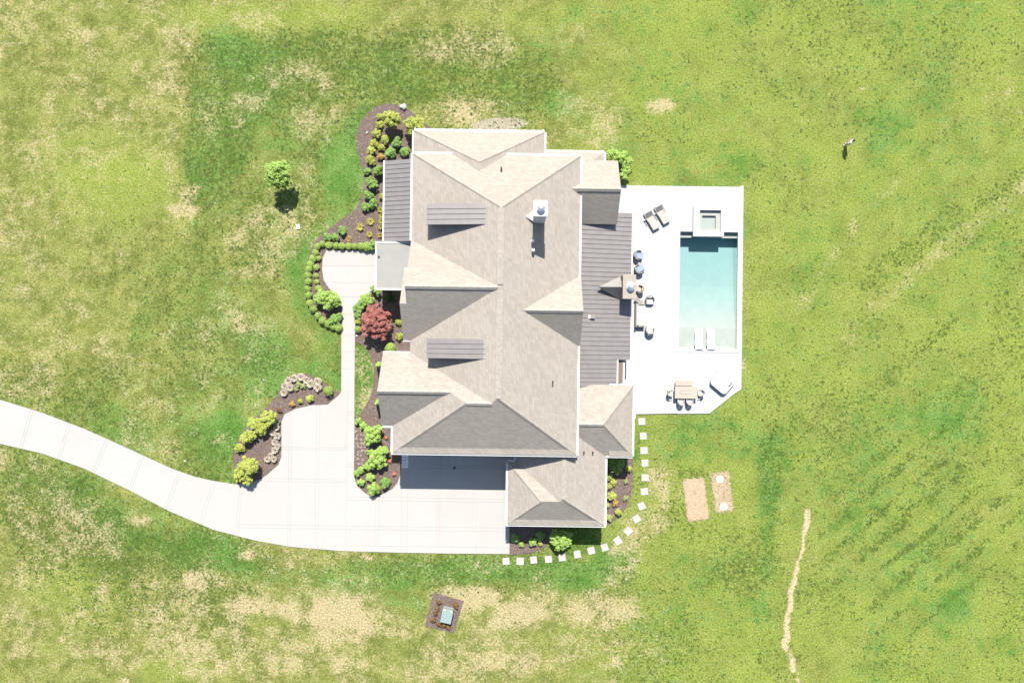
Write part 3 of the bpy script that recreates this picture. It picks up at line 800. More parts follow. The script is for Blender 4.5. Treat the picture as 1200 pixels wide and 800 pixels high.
# vent pipes
def zA(x, y): return ZR-(x-Ar)*kAe if x > Ar else ZR-(Ar-x)*kA
for (px, py, h, r_, mt) in ((624.6,281.5,8.4,.12,'white'),(625,292.5,8.4,.12,'white'),(648.5,447.5,7.6,.06,'black'),(587.5,197.5,6.8,.07,'black')):
    x, y = L(px, py, h); z = zA(x, y) if py > 240 else ZE+(An-y)*(ZR-ZE)/(An-Arn)
    MB().tube((x,y,z-.2),(x,y,z+.6),r_,r_,10).build('vent_pipe', M[mt], house)
for (px, py) in ((684,529),(695,530)):
    x, y = L(px, py, 4.3); z = ZL+(L1e-x)*(ZLr-ZL)/(L1e-L1r)
    MB().tube((x,y,z-.2),(x,y,z+.4),.06,.06,8).build('vent_pipe', M['black'], house)
# garage doors under the south eave, and windows
for a, b in ((478,512),(516,554),(558,590)):
    d = MB().box(LX(a+3,520,0), LX(b-3,520,0), As+.40, As+.448, .06, 2.6).build('garage_door', M['garage'], house)
    for k in range(3):
        MB().box(LX(a+3,520,0)+.05, LX(b-3,520,0)-.05, As+.385, As+.399, .1+k*.85, .1+k*.85+.78).build('door_panel', M['garage'], d)
for (px, py) in ((765,0),):
    pass

# ------------------------------------------------------------------ patio, pool, spa
patio = empty('patio', (0,0,0), ROT); tag(patio, kind='structure')
PT = .12
pw, pe, pn, ps = LX(796,330), LX(863.5,330), LY(830,272), LY(830,409)
sw, se, sn, ss = LX(812.5,260,.4), LX(848.5,260,.4), LY(830,243,.4), LY(830,277,.4)
outer = [L(*p) for p in [(690,200),(729,217.5),(871,217.5),(870,300),(868.3,456),(831,484.2),(745,485),(745,490.5),(735,490.5),(690,470)]]
outer[0] = (outer[0][0], outer[1][1])
# pieces of concrete round the opening (butted end to end)
XL = outer[0][0]; 
def pave(poly): return MB().prism(poly, -.15, PT).build('paving', M['patio'], patio)
nY = outer[1][1]
pave([(XL,nY),(pw,nY),(pw,LY(830,484.6)),(LX(745,485),LY(745,485)),(LX(745,490.5),LY(745,490.5)),(LX(735,490.5),LY(735,490.5)),(XL,LY(735,490.5))])
pave([(pw+.003,nY),(pe,nY),(pe,sn-.02),(pw+.003,sn-.02)])
pave([(pw+.003,sn-.023),(sw+.02,sn-.023),(sw+.02,pn),(pw+.003,pn)])
pave([(se-.02,sn-.023),(pe,sn-.023),(pe,pn),(se-.02,pn)])
pave([(pe+.003,nY),L(871,217.5),L(868.3,456),(pe+.003,LY(863.5,460))])
pave([(pw+.003,ps),(pe,ps),(pe,LY(863.5,460)),L(831,484.2),(pw+.003,LY(796,484.6))])
pool = empty('swimming_pool', (0,0,0), ROT)
tag(pool, 'rectangular swimming pool of turquoise water with a pale shallow ledge', 'pool')
WZ = PT-.12
fl = [(pn,-.32),(pn-.50,-.32),(pn-.501,-1.42),(LY(830,335),-1.05),(LY(830,358),-.72),(LY(830,384),-.32),(ps,-.28)]
mb = MB()
for (ya,za),(yb,zb) in zip(fl[:-1], fl[1:]):
    mb.add([(pw,ya,za),(pe,ya,za),(pe,yb,zb),(pw,yb,zb)], [(0,3,2,1)])
for xw in (pw, pe):
    for (ya,za),(yb,zb) in zip(fl[:-1], fl[1:]):
        mb.add([(xw,ya,za),(xw,yb,zb),(xw,yb,PT-.03),(xw,ya,PT-.03)], [(0,1,2,3)])
mb.add([(pw,pn,-.32),(pe,pn,-.32),(pe,pn,PT-.03),(pw,pn,PT-.03)], [(0,1,2,3)])
mb.add([(pw,ps,-.28),(pe,ps,-.28),(pe,ps,PT-.03),(pw,ps,PT-.03)], [(3,2,1,0)])
mb.build('basin', M['plaster'], pool)
mb = MB(); e = .004
wfl = [(y, z+e) for y, z in fl]
n = len(wfl)
vs = [(pw+e,y,z) for y,z in wfl]+[(pw+e,wfl[-1][0],WZ),(pw+e,wfl[0][0],WZ)]
vs2 = [(pe-e,y,z) for y,z in wfl]+[(pe-e,wfl[-1][0],WZ),(pe-e,wfl[0][0],WZ)]
vs = [(x, min(pn-e, max(ps+e, y)), z) for x, y, z in vs]; vs2 = [(x, min(pn-e, max(ps+e, y)), z) for x, y, z in vs2]
k = len(vs)
mb.add(vs+vs2, [tuple(range(k)), tuple(range(2*k-1,k-1,-1))]+[(i,k+i,k+(i+1)%k,(i+1)%k) for i in range(k)])
ow = mb.build('water', M['water'], pool)
bmx = bmesh.new(); bmx.from_mesh(ow.data); bmesh.ops.recalc_face_normals(bmx, faces=bmx.faces); bmx.to_mesh(ow.data); bmx.free()
for (a,b,c,d) in ((pw-.32,pw,ps-.32,pn),(pe,pe+.32,ps-.32,pn),(pw+.002,pe-.002,ps-.32,ps)):
    MB().box(a,b,c,d,PT-.02,PT+.035).build('coping', M['coping'], pool, .012)
MB().box(LX(849,374),LX(849,374)+.05,LY(849,374)-.4,LY(849,374),-.7,-.5).build('drain_cover', M['steel'], pool)

spa = empty('hot_tub', (0,0,0), ROT)
tag(spa, 'square raised hot tub with pale teal water at the pool edge', 'hot tub')
ST = .42
iw, ie, inn, is_ = LX(820,258,.4), LX(844.8,258,.4), LY(832,246.3,.4), LY(832,272,.4)
for (a,b,c,d) in ((sw,iw,ss,sn),(ie,se,ss,sn),(iw+.002,ie-.002,inn,sn),(iw+.002,ie-.002,ss,is_)):
    MB().box(a,b,c,d,-1.4 if c == ss else -.3,ST).build('coping', M['coping'], spa)
mb = MB()
bw = .40
mb.box(iw-.01,ie+.01,is_-.01,inn+.01,-1.0,-.15)
mb.box(iw-.01,iw+bw-.1,is_-.01,inn+.01,-.149,.10); mb.box(ie-bw,ie+.01,is_-.01,inn+.01,-.149,.101)
mb.box(iw+bw-.1,ie-bw,inn-bw-.05,inn+.01,-.149,.102); mb.box(iw+bw-.1,ie-bw,is_-.01,is_+bw,-.149,.103)
mb.build('basin', M['plaster'], spa)
MB().box(iw+.002,ie-.002,is_+.002,inn-.002,-.149,ST-.14).build('water', M['water'], spa)

MB().box(P2x+.135, P2x+.62, Mn+.12, PEs-.05, 2.45, 2.62).build('porch_beam', M['wood'], house)
MB().box(P2x+.625, P2x+.78, Mn+.12, PEs-.05, 2.2, 2.5).build('fascia', M['stucco'], house)

# ------------------------------------------------------------------ plants
rng = np.random.default_rng(7)
def leaf_mesh(name, pts, nrm, size, mat, aspect=.6, core=None, seed=0):
    """one kite-shaped leaf (two triangles, folded) per point"""
    rg = np.random.default_rng(seed)
    n = len(pts)
    d = nrm + rg.normal(0, .38, (n, 3)); d /= np.linalg.norm(d, axis=1)[:, None]
    a = np.cross(d, rg.normal(0, 1, (n, 3))); a /= np.linalg.norm(a, axis=1)[:, None]+1e-9
    b = np.cross(d, a)
    s = size*rg.uniform(.65, 1.35, n)[:, None]
    v = np.empty((n, 4, 3))
    v[:,0] = pts-a*s*.5; v[:,1] = pts+b*s*aspect*.5-d*s*.10; v[:,2] = pts+a*s*.5; v[:,3] = pts-b*s*aspect*.5-d*s*.10
    vs = v.reshape(-1, 3); i = np.arange(n)*4
    tri = np.stack([i, i+1, i+2, i, i+2, i+3], -1).reshape(-1, 3)
    if core is not None:
        cv, cf = core; tri = np.concatenate([tri, cf+len(vs)]); vs = np.concatenate([vs, cv])
    me = bpy.data.meshes.new(name)
    me.vertices.add(len(vs)); me.vertices.foreach_set('co', vs.astype(np.float32).ravel())
    me.loops.add(tri.size); me.loops.foreach_set('vertex_index', tri.astype(np.int32).ravel())
    me.polygons.add(len(tri)); me.polygons.foreach_set('loop_start', np.arange(0, tri.size, 3, dtype=np.int32))
    me.update(calc_edges=True); me.materials.append(mat)
    return me
def sphere_pts(n, rg, up=-.35):
    p = rg.normal(0, 1, (int(n*2.2)+30, 3)); p /= np.linalg.norm(p, axis=1)[:, None]
    return p[p[:, 2] > up][:n]
bmi = bmesh.new(); bmesh.ops.create_icosphere(bmi, subdivisions=2, radius=1.0)
ICO_V = np.array([v.co[:] for v in bmi.verts]); ICO_F = np.array([[v.index for v in f.verts] for f in bmi.faces]); bmi.free()
def shrub_mesh(name, mat, lobes, leaf, dens, seed, depth=.28, aspect=.6, corek=.78):
    """lobes: (x, y, z, rx, ry, rz); leaves in the outer shell of each, a lumpy inner mass below them"""
    rg = np.random.default_rng(seed)
    P, N, CV, CF = [], [], [], []; off = 0
    for (x, y, z, rx, ry, rz) in lobes:
        rm = (rx*ry*rz)**(1/3); n = max(30, int(dens*rm*rm))
        d = sphere_pts(n, rg)
        rad = (1-depth*rg.random(len(d))**1.6)*(1+.10*np.sin(d[:,0]*7+seed)*np.sin(d[:,1]*6+d[:,2]*5))
        P.append(np.array([x, y, z])+d*rad[:, None]*np.array([rx, ry, rz])); N.append(d*.6+np.array([0,.45,1.0]))
        bump_ = 1+.12*np.sin(ICO_V[:,:1]*9+seed)*np.cos(ICO_V[:,1:2]*8)
        CV.append(np.array([x, y, z])+ICO_V*bump_*corek*np.array([rx, ry, rz])); CF.append(ICO_F+off); off += len(ICO_V)
    P = np.concatenate(P); N = np.concatenate(N)
    P[:,2] = np.maximum(P[:,2], .04); CV = np.concatenate(CV); CV[:,2] = np.maximum(CV[:,2], 0)
    return leaf_mesh(name, P, N, leaf, mat, aspect, (CV, np.concatenate(CF)), seed)
def lobed(r, h, k, seed, spread=.6, size=.6):
    """cluster of k lobes making a plant of radius r and height h"""
    rg = random.Random(seed)
    out = [(0, 0, h*.5, r*.62, r*.62, h*.5)]
    for i in range(k):
        a = 2*math.pi*(i+rg.uniform(-.3,.3))/k; q = r*spread*rg.uniform(.75,1.1); s = r*size*rg.uniform(.7,1.1)
        z = h*rg.uniform(.32,.68)
        out.append((q*math.cos(a), q*math.sin(a), z, s*.8, s*.8, min(s*.75, h*.4)))
    return out
def tuft_mesh(name, mat, r, h, n, seed, w=.03):
    """grass-like tuft: arching blades from the crown"""
    rg = random.Random(seed); mb = MB()
    for i in range(n):
        a = rg.uniform(0, 2*math.pi); q = r*rg.uniform(.12, 1.0); hh = h*rg.uniform(.6, 1.1)
        c, s = math.cos(a), math.sin(a); ww = w*rg.uniform(.7, 1.4)
        p = [(0.04*c, .04*s, 0), (q*.45*c, q*.45*s, hh*.8), (q*.85*c, q*.85*s, hh), (q*1.08*c, q*1.08*s, hh*.75)]
        wd = [ww*.6, ww, ww*.8, .002]
        vs = []
        for (x, y, z), k in zip(p, wd): vs += [(x-s*k, y+c*k, z), (x+s*k, y-c*k, z)]
        mb.add(vs, [(0,1,3,2),(2,3,5,4),(4,5,7,6)])
    me = bpy.data.meshes.new(name); me.from_pydata(mb.v, [], mb.f); me.update(); me.materials.append(mat)
    return me

F = {}
F['lime'] = foliage('lime_leaves', (.210,.340,.060), (.400,.540,.140), (.30,.45,.085))
F['box'] = foliage('boxwood_leaves', (.235,.345,.065), (.380,.480,.130))
F['green'] = foliage('green_leaves', (.155,.290,.060), (.280,.420,.110))
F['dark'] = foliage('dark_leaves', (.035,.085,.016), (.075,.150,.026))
F['gold'] = foliage('golden_leaves', (.280,.330,.050), (.460,.490,.120), (.37,.41,.07))
F['yellow'] = foliage('yellow_leaves', (.36,.34,.06), (.52,.48,.14))
F['orange'] = foliage('orange_leaves', (.38,.22,.07), (.46,.33,.09))
F['cream'] = foliage('cream_blades', (.42,.365,.275), (.54,.485,.385), None, .2)
F['sage'] = foliage('sage_leaves', (.22,.26,.09), (.36,.38,.17))
F['red'] = foliage('red_maple_leaves', (.27,.080,.066), (.50,.235,.19), (.36,.12,.105))
F['pink'] = foliage('coral_leaves', (.42,.13,.09), (.55,.22,.16))
F['rust'] = foliage('rust_leaves', (.11,.065,.022), (.20,.125,.045))
F['bark'] = simple('tree_bark', (.085,.062,.046), .95, .25, 9, 0, .5)

def plant(name, me, px, py, hc, rz, sc, label, cat, group):
    x, y = G(px, py, hc)
    o = link_mesh(name, me, None); o.location = (x, y, .035); o.rotation_euler = (0, 0, rz); o.scale = sc
    return tag(o, label, cat, group)
rnd = random.Random(5)
def rr(a, b): return rnd.uniform(a, b)

# clipped boxwood balls
BOX = [shrub_mesh('boxwood_ball', F['box'], [(0,0,.30,.33,.33,.30)], .075, 4200, 20+k, .16) for k in range(3)]
box_row = [(378,286,3.5),(372,289,3.8),(385.6,287,4),(394,288,4),(401,288.5,4.1),(409,288.5,4.1),(416,288.8,4),(423,288.8,4.3),(430,289,5),(369.6,296,3.8),(367,303,4.3),(373,302.5,3.2),(364,309,4),(362.5,315,4.1),
           (361,322.5,4.1),(361.5,330,4.1),(360.4,338.5,4.1),(361.5,346,4.1),(363.5,355,4.1),(367.5,362,4.4),(373,370,4),(378,375.6,4.3),(384,379.6,4.1),(390.4,382.5,4.1),(397,384,4.6)]
for i, (px, py, r) in enumerate(box_row):
    k = r/12.5/.33
    plant('boxwood_ball', BOX[i%3], px, py, .3, rr(0,6), (k*rr(.95,1.06),k*rr(.95,1.06),k*rr(.9,1.1)), 'clipped boxwood ball in the row edging the bed round the concrete pad', 'shrub', 'boxwood balls edging the bed round the pad')
for i, (px, py, r) in enumerate([(370.6,313,3.6),(370,323,3.2),(371,330,3.2),(373,338,4)]):
    k = r/12.5/.33
    plant('boxwood_ball', BOX[i%3], px, py, .3, rr(0,6), (k,k,k*.9), 'small green shrub between the boxwood row and the curved pad edge', 'shrub', 'small shrubs inside the boxwood row')
for px, py, r, lab in [(419.4,386,4,'round green boxwood at the foot of the red maple beside the walkway'),(458,408,6.2,'clipped green boxwood dome on the mulch beside the west gable wall'),(385,458,5.6,'single clipped green ball on bare mulch at the walkway corner')]:
    k = r/12.5/.33
    plant('boxwood_ball', BOX[1], px, py, .4, rr(0,6), (k,k,k*1.15), lab, 'shrub', None)
# lime shrubs of the island bed and elsewhere
LIME = [shrub_mesh('lime_shrub', F['lime'], lobed(.36,.62,5,60+k), .085, 3000, 60+k, .3) for k in range(3)]
def limes(lst, label, group, mats=LIME, name='lime_shrub', hk=1.0):
    for i, (px, py, r) in enumerate(lst):
        k = r/12.5/.34
        plant(name, mats[i%len(mats)], px, py, .35*k, rr(0,6), (k*rr(.93,1.07),k*rr(.93,1.07),k*hk), label, 'shrub', group)
limes([(420,493.5,4.6),(425,498.5,4.6),(424,550.6,4.2),(418.5,554,4.3),(434,530,4.2)], 'small lime green mound at the driveway edge of the island bed', 'small lime mounds in the island bed')
limes([(423,565,4.5)], 'small leafy green shrub alone in the island bed near its rounded tip', None)
limes([(434,559,5.2)], 'bright lime shrub tucked against the tall lime hydrangea', None)
limes([(438,572.5,8)], 'rounded bright lime shrub at the rounded tip of the island bed', None)
GRN = [shrub_mesh('green_shrub', F['green'], lobed(.36,.6,5,80+k), .085, 2800, 80+k, .3) for k in range(3)]
limes([(451,565,6.2)], 'darker green round shrub beside the bright lime one at the bed tip', None, GRN, 'green_shrub')
# tall leafy hydrangeas of the island bed
def big_shrub(name, mat, parts, leaf, label, cat='shrub', dens=1500, seed=0, group=None, depth=.4):
    """parts: px, py, radius px, centre height; one plant built of several lobes"""
    cx_, cy_ = G(parts[0][0], parts[0][1], parts[0][3])
    lob = []
    for (px, py, r, h) in parts:
        x, y = G(px, py, h); q = 1.16*r/12.5*(1-h/CAM_H); lob.append((x-cx_, y-cy_, h, q, q, min(q*.85, h*.95)))
    rgq = random.Random(seed); extra = []
    for (x, y, z, a, b, c) in lob:
        for k in range(13):
            t_ = rgq.uniform(0, 6.28); e = rgq.uniform(-.1, 1.3); q_ = a*rgq.uniform(.2,.32)
            extra.append((x+a*.8*math.cos(t_)*math.cos(e), y+b*.8*math.sin(t_)*math.cos(e), max(.15, z+c*.85*math.sin(e)), q_, q_, q_*.8))
    lob = [(x,y,z,a*.72,b*.72,c*.72) for x,y,z,a,b,c in lob]+extra
    root = empty(name, (cx_, cy_, .03)); tag(root, label, cat, group)
    mesh = shrub_mesh('foliage', mat, lob, leaf, dens, seed, depth, .65, .7)
    link_mesh('foliage', mesh, None, root)
    mb = MB(); top = max(l[2] for l in lob)
    mb.tube((0,0,-.05),(0.02,.02,top*.5),.05,.035)
    for l in lob[:len(parts)]: mb.tube((0.02,.02,top*.3),(l[0],l[1],l[2]),.035,.012,6)
    mb.build('stem', F['bark'], root)
    return root
big_shrub('hydrangea_shrub', F['lime'], [(438,508,8,.9),(441,503,6,1.0),(432,505,5,.7),(434,515,6,.8),(442,512,5,.8)], .13, 'tall lime green leafy shrub in the island bed beside the dark gable', seed=101)
big_shrub('hydrangea_shrub', F['lime'], [(444,534,9,1.0),(450,527,5.5,1.0),(437,541,7,.8),(430,546,4.5,.6),(446,543,6,.8),(438,536,5,.9)], .13, 'widest lime green leafy shrub in the island bed by the garage corner', seed=102)
# bed round the pad
big_shrub('hydrangea_shrub', F['lime'], [(382,348,9,.9),(374,350,6,.8),(391,350,7,.9),(384,356,7,.8),(395,355,4,.7),(377,344,5,.8)], .13, 'large spreading lime shrub in the bed inside the boxwood row', seed=103)
big_shrub('loose_shrub', F['green'], [(392,375,6,.45),(397,371,4.5,.45),(388,378,3.5,.4)], .12, 'low loose green shrub beside the walkway south of the large lime shrub', seed=104)
limes([(400.6,270,4.7),(384.6,278,5.2),(393,278,4.6)], 'leafy green shrub on mulch behind the boxwood row', 'leafy shrubs behind the boxwood row', GRN, 'green_shrub')
big_shrub('green_shrub', F['green'], [(439,286,5,.5),(436,290,3.5,.4)], .09, 'green shrub tucked into the corner of the flat grey entry roof', seed=105)
YT = [tuft_mesh('yellow_tuft', F['yellow'], .38, .28, 90, 200+k, .035) for k in range(2)]
for i, (px, py, r) in enumerate([(434,259.6,5.2),(422,266,5.6),(433,274.6,4.3)]):
    k = r/12.5/.4; plant('yellow_tuft', YT[i%2], px, py, .2, rr(0,6), (k,k,1), 'spiky bright yellow tuft on open mulch west of the porch roof', 'plant', 'yellow tufts on open mulch')
OT = tuft_mesh('orange_tuft', F['orange'], .34, .2, 45, 210, .03)
plant('orange_tuft', OT, 409, 280, .15, 0, (1,1,1), 'sparse orange tuft on mulch just above the boxwood row', 'plant', None)
for i, (px, py) in enumerate([(446,246),(447.5,253),(447,259),(446.5,266)]):
    plant('yellow_tuft', YT[i%2], px, py, .3, rr(0,6), (.8,.9,1.2), 'yellow green tuft in the strip along the west porch edge', 'plant', 'tufts along the west porch')
plant('orange_tuft', OT, 446, 275.5, .2, 2, (1.1,1.1,1.2), 'orange tuft at the porch edge beside the flat entry roof', 'plant', None)
# north bed
GOLD = [shrub_mesh('golden_shrub', F['gold'], lobed(.36,.55,6,120+k,.6,.45), .09, 2400, 120+k, .35) for k in range(3)]
limes([(445,137,4.8),(444.6,146,5),(441,156.5,5.6),(451.5,163.5,6.2),(438,167.5,5.4),(435,176,5.6),(447,173,4.8)], 'small yellow green shrub of the double row along the north bed', 'yellow green shrubs along the north bed', GOLD, 'golden_shrub')
limes([(465.6,167.5,5.6),(458,179,6.2),(474.4,178,6)], 'round mid green shrub on mulch between the tall bushes and the metal porch roof', 'round green shrubs above the porch roof', GRN, 'green_shrub', 1.2)
ORS = [shrub_mesh('orange_shrub', F['orange'], lobed(.36,.5,5,140,.6,.45), .09, 2200, 140, .35)]
limes([(446,183,4.5)], 'small orange leaved shrub at the end of the yellow green row', None, ORS, 'orange_shrub')
limes([(433.5,186.5,5.6),(436,190,4.5)], 'yellow green shrub of a touching pair at the narrow part of the north bed', 'touching pair of yellow green shrubs', GOLD, 'golden_shrub')
limes([(430.5,201,4.2),(432,229,5.4)], 'small green shrub by the lawn edge of the narrow north bed', 'small shrubs at the narrow bed edge', GRN, 'green_shrub')
limes([(444,201,6.2)], 'upright dark green shrub beside the top corner of the west porch roof', None, GRN, 'green_shrub', 1.5)
big_shrub('green_shrub', F['green'], [(437,217,6,.5),(434,212,5,.5)], .09, 'wide two lobed green shrub midway along the west porch roof', seed=106)
big_shrub('spreading_juniper', F['green'], [(437,238.5,5.5,.35),(428,243,4.5,.3),(432,242,4.5,.3)], .085, 'low spreading dark green shrub at the bend of the bed', seed=107, dens=2000)
limes([(448,230,4.4)], 'small pale green shrub squeezed against the west porch edge', None, GOLD, 'golden_shrub')
big_shrub('golden_elder', F['gold'], [(459,139,9,1.5),(455,136,6,1.4),(464,141,6,1.3),(459,146,6,1.2),(455,144,5,1.2)], .13, 'tall golden green bush at the rounded top of the north bed', seed=108)
big_shrub('golden_elder', F['gold'], [(484,146,8,1.4),(491,147,6,1.4),(478,145,5,1.2),(483,153,6,1.1),(490,141,5,1.3)], .13, 'tall golden green bush close to the house corner', seed=109)
# bed by the driveway bend
CR = [tuft_mesh('ornamental_grass', F['cream'], .42, .36, 260, 300+k, .045) for k in range(3)]
for i, (px, py, r) in enumerate([(338,446,5),(345,443,5),(353,441.6,5),(359,445,5),(364,449.5,5.4),(372.5,447,5.2),(372.5,454,5.4),(333,460,4.8),(340,454,5),(334,452.5,4.6)]):
    k = r/12.5/.42; plant('ornamental_grass', CR[i%3], px, py, .25, rr(0,6), (k,k,1.1), 'cream mound of ornamental grass at the walkway end of the bend bed', 'plant', 'cream grass mounds at the walkway end')
for i, (px, py) in enumerate([(325,494),(324,501),(320,507),(325,511),(322,518),(325,523),(322,527.5),(317,534),(321,538),(313.5,538)]):
    k = .82*rr(.9,1.1); plant('ornamental_grass', CR[i%3], px, py, .25, rr(0,6), (k,k,1), 'cream grass mound in the row along the driveway kerb', 'plant', 'cream grass mounds along the driveway')
SG = [shrub_mesh('sage_shrub', F['sage'], lobed(.34,.4,5,150,.6,.45), .085, 2200, 150, .35)]
limes([(349,450,4.5),(355,452,4.5),(346,456,3.8)], 'sage green shrub amid the cream grass mounds', 'sage shrubs amid cream grass', SG, 'sage_shrub')
limes([(363,466.5,5)], 'yellow green shrub on mulch near the driveway kerb below the cream grasses', None, GOLD, 'golden_shrub')
limes([(352,470,3.6)], 'tiny green yellow shrub between two larger ones at the kerb', None, GOLD, 'golden_shrub')
limes([(342,473,4)], 'small orange yellow shrub at the neck of the bend bed', None, ORS, 'orange_shrub')
RU = [shrub_mesh('rust_shrub', F['rust'], lobed(.34,.4,5,160,.6,.45), .085, 2000, 160, .4)]
limes([(326.5,480.5,3.8)], 'small dark rust brown shrub at the neck of the bend bed', None, RU, 'rust_shrub')
big_shrub('golden_juniper', F['gold'], [(314,490,8,1.0),(318,487,6,1.0),(310,498,6,.9),(306,503,6,.8)], .12, 'feathery golden bush at the upper end of the bend bed', seed=110, dens=1300)
big_shrub('golden_juniper', F['gold'], [(299,497,7.5,.8),(296,493,4.5,.7),(303,501,5,.8)], .12, 'golden bush in the middle of the golden clump by the lawn edge', seed=111, dens=1300)
big_shrub('golden_juniper', F['gold'], [(291,512,7.5,.7),(296,509,5,.7),(286,514,4.5,.6)], .12, 'golden bush at the lower end of the golden clump', seed=112, dens=1300)
limes([(280.5,525,7)], 'round golden shrub at the lawn edge between the clump and the largest bush', None, GOLD, 'golden_shrub', .9)
big_shrub('golden_juniper', F['gold'], [(291,548,11,1.2),(285,553,9,1.0),(297,545,8,1.1),(290,560,7,.9),(281,558,6,.8),(289,540,6,1.0)], .13, 'largest golden bush overhanging the driveway at the bed tip', seed=113, dens=1300)
# walkway side bed and the maple
big_shrub('green_shrub', F['green'], [(440,340,5,.6),(443,343,4,.6),(438,337,3.5,.5)], .09, 'bright green shrub by the corner of the concrete pad and flat roof', seed=114)
big_shrub('hydrangea_shrub', F['lime'], [(430,348,5.5,.5),(426,351,5,.5),(433,352,5,.5)], .1, 'low lime shrub where the pad narrows to the walkway', seed=115)
big_shrub('green_shrub', F['green'], [(421,361,6.5,.5),(425,355,4.5,.5),(420,370,4.5,.45)], .1, 'mid green hedge clump between the walkway and the red maple', seed=116)
limes([(419.5,377,4.3)], 'small yellow green shrub under the walkway side of the maple', None, GOLD, 'golden_shrub')
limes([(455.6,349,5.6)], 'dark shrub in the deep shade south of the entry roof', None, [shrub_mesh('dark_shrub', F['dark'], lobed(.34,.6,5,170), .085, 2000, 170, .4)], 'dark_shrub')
limes([(467,377.5,4.4),(467.5,394,4.8)], 'small yellow green shrub against the west gable wall beside the maple', 'small shrubs between maple and gable', GOLD, 'golden_shrub')
def tree(name, px, py, base, crown, mat, leaf, label, seed, dens, trunk_r=.07, depth=.5):
    bx, by = G(*base)
    root = empty(name, (bx, by, .02)); tag(root, label, 'tree')
    lob = []
    for (qx, qy, r, h) in crown:
        x, y = G(qx, qy, h); q = 1.32*r/12.5*(1-h/CAM_H); lob.append((x-bx, y-by, h, q, q, q*.8))
    rgq = random.Random(seed); extra = []
    for (x, y, z, a, b, c) in lob:
        for k in range(14):
            t_ = rgq.uniform(0, 6.28); e = rgq.uniform(-.5, 1.4); q_ = a*rgq.uniform(.18,.30)
            extra.append((x+a*.85*math.cos(t_)*math.cos(e), y+b*.85*math.sin(t_)*math.cos(e), max(.3, z+c*.9*math.sin(e)), q_, q_, q_*.75))
    link_mesh('crown', shrub_mesh('crown', mat, [(x,y,z,a*.66,b*.66,c*.66) for x,y,z,a,b,c in lob]+extra, leaf, dens, seed, depth, .5, .55), None, root)
    mb = MB(); hc = sum(l[2] for l in lob)/len(lob)
    mb.tube((0,0,-.1),(.02,.01,hc*.45),trunk_r,trunk_r*.75,10)
    for l in lob:
        mid = (l[0]*.5+.02, l[1]*.5, hc*.75)
        mb.tube((.02,.01,hc*.42), mid, trunk_r*.6, trunk_r*.4, 7); mb.tube(mid, (l[0],l[1],l[2]+l[5]*.4), trunk_r*.4, trunk_r*.12, 6)
    mb.build('trunk', F['bark'], root)
    return root
tree('red_maple', 440, 375, (442,378), [(440,374,11,1.9),(447,370,8,1.8),(432,378,9,1.6),(441,384,9,1.6),(450,380,8,1.6),(439,364,7,1.8),(430,386,7,1.4),(447,389,7,1.4)], F['red'], .13,
     'spreading red leaved maple beside the walkway and west gable', 401, 1500, .09)
tree('lawn_tree', 325, 203, (334.5,211), [(325,203,10,2.7),(319,199,7,2.7),(331,198,7,2.6),(320,208,7,2.5),(332,207,7,2.4),(325,195,7,2.8),(328,214,6,1.9),(336,211,5,2.0),(325,211,6,2.0)], F['lime'], .15,
     'young bright green tree standing alone on the west lawn', 402, 1000, .07)
# arborvitae cones against the west wing
def cone_shrub(px, py, label, seed):
    lob = [(0,0,.35+.36*k,.34-.055*k,.34-.055*k,.34) for k in range(5)]
    x, y = G(px, py, .8)
    root = empty('arborvitae', (x, y, .03)); tag(root, label, 'shrub', None)
    link_mesh('foliage', shrub_mesh('foliage', F['lime'], lob, .085, 3000, seed, .2), None, root)
    MB().tube((0,0,-.05),(0,0,.6),.05,.04).build('stem', F['bark'], root)
cone_shrub(444,428,'upright lime conical shrub beside the bright slope of the west wing',171)
cone_shrub(443.5,471.5,'upright lime conical shrub beside the dark slope of the west wing',172)
for px, py, lab in [(452.5,513,'small coral shrub beside the tall lime shrub in the island bed'),(456,540,'small coral shrub close to the garage wall'),(461.5,555.6,'coral flowered shrub near the shaded garage apron')]:
    limes([(px,py,3.4)], lab, None, [shrub_mesh('coral_shrub', F['pink'], lobed(.34,.4,4,180,.5,.5), .08, 2000, 180, .4)], 'coral_shrub')
plug = tuft_mesh('groundcover_plug', F['cream'], .13, .1, 14, 190, .025)
for k in range(36):
    px, py = 418+ (k%4)*4.3 + rr(-1,1) + (k//4)*.3, 505+(k//4)*4.7+rr(-1,1)
    if (px > 428 and py > 528) or (px > 427 and py < 520): continue
    plant('groundcover_plug', plug, px, py, 0, rr(0,6), (rr(.8,1.2),)*3, 'tiny pale plug plant in the grid on the island bed mulch', 'plant', 'grid of tiny plug plants')
for k in range(9):
    plant('groundcover_plug', plug, 430+rr(0,16), 395+rr(0,18)+k*.6, 0, rr(0,6), (rr(.6,.9),)*3, 'tiny pale plug plant on the mulch below the red maple', 'plant', 'tiny plugs below the maple')
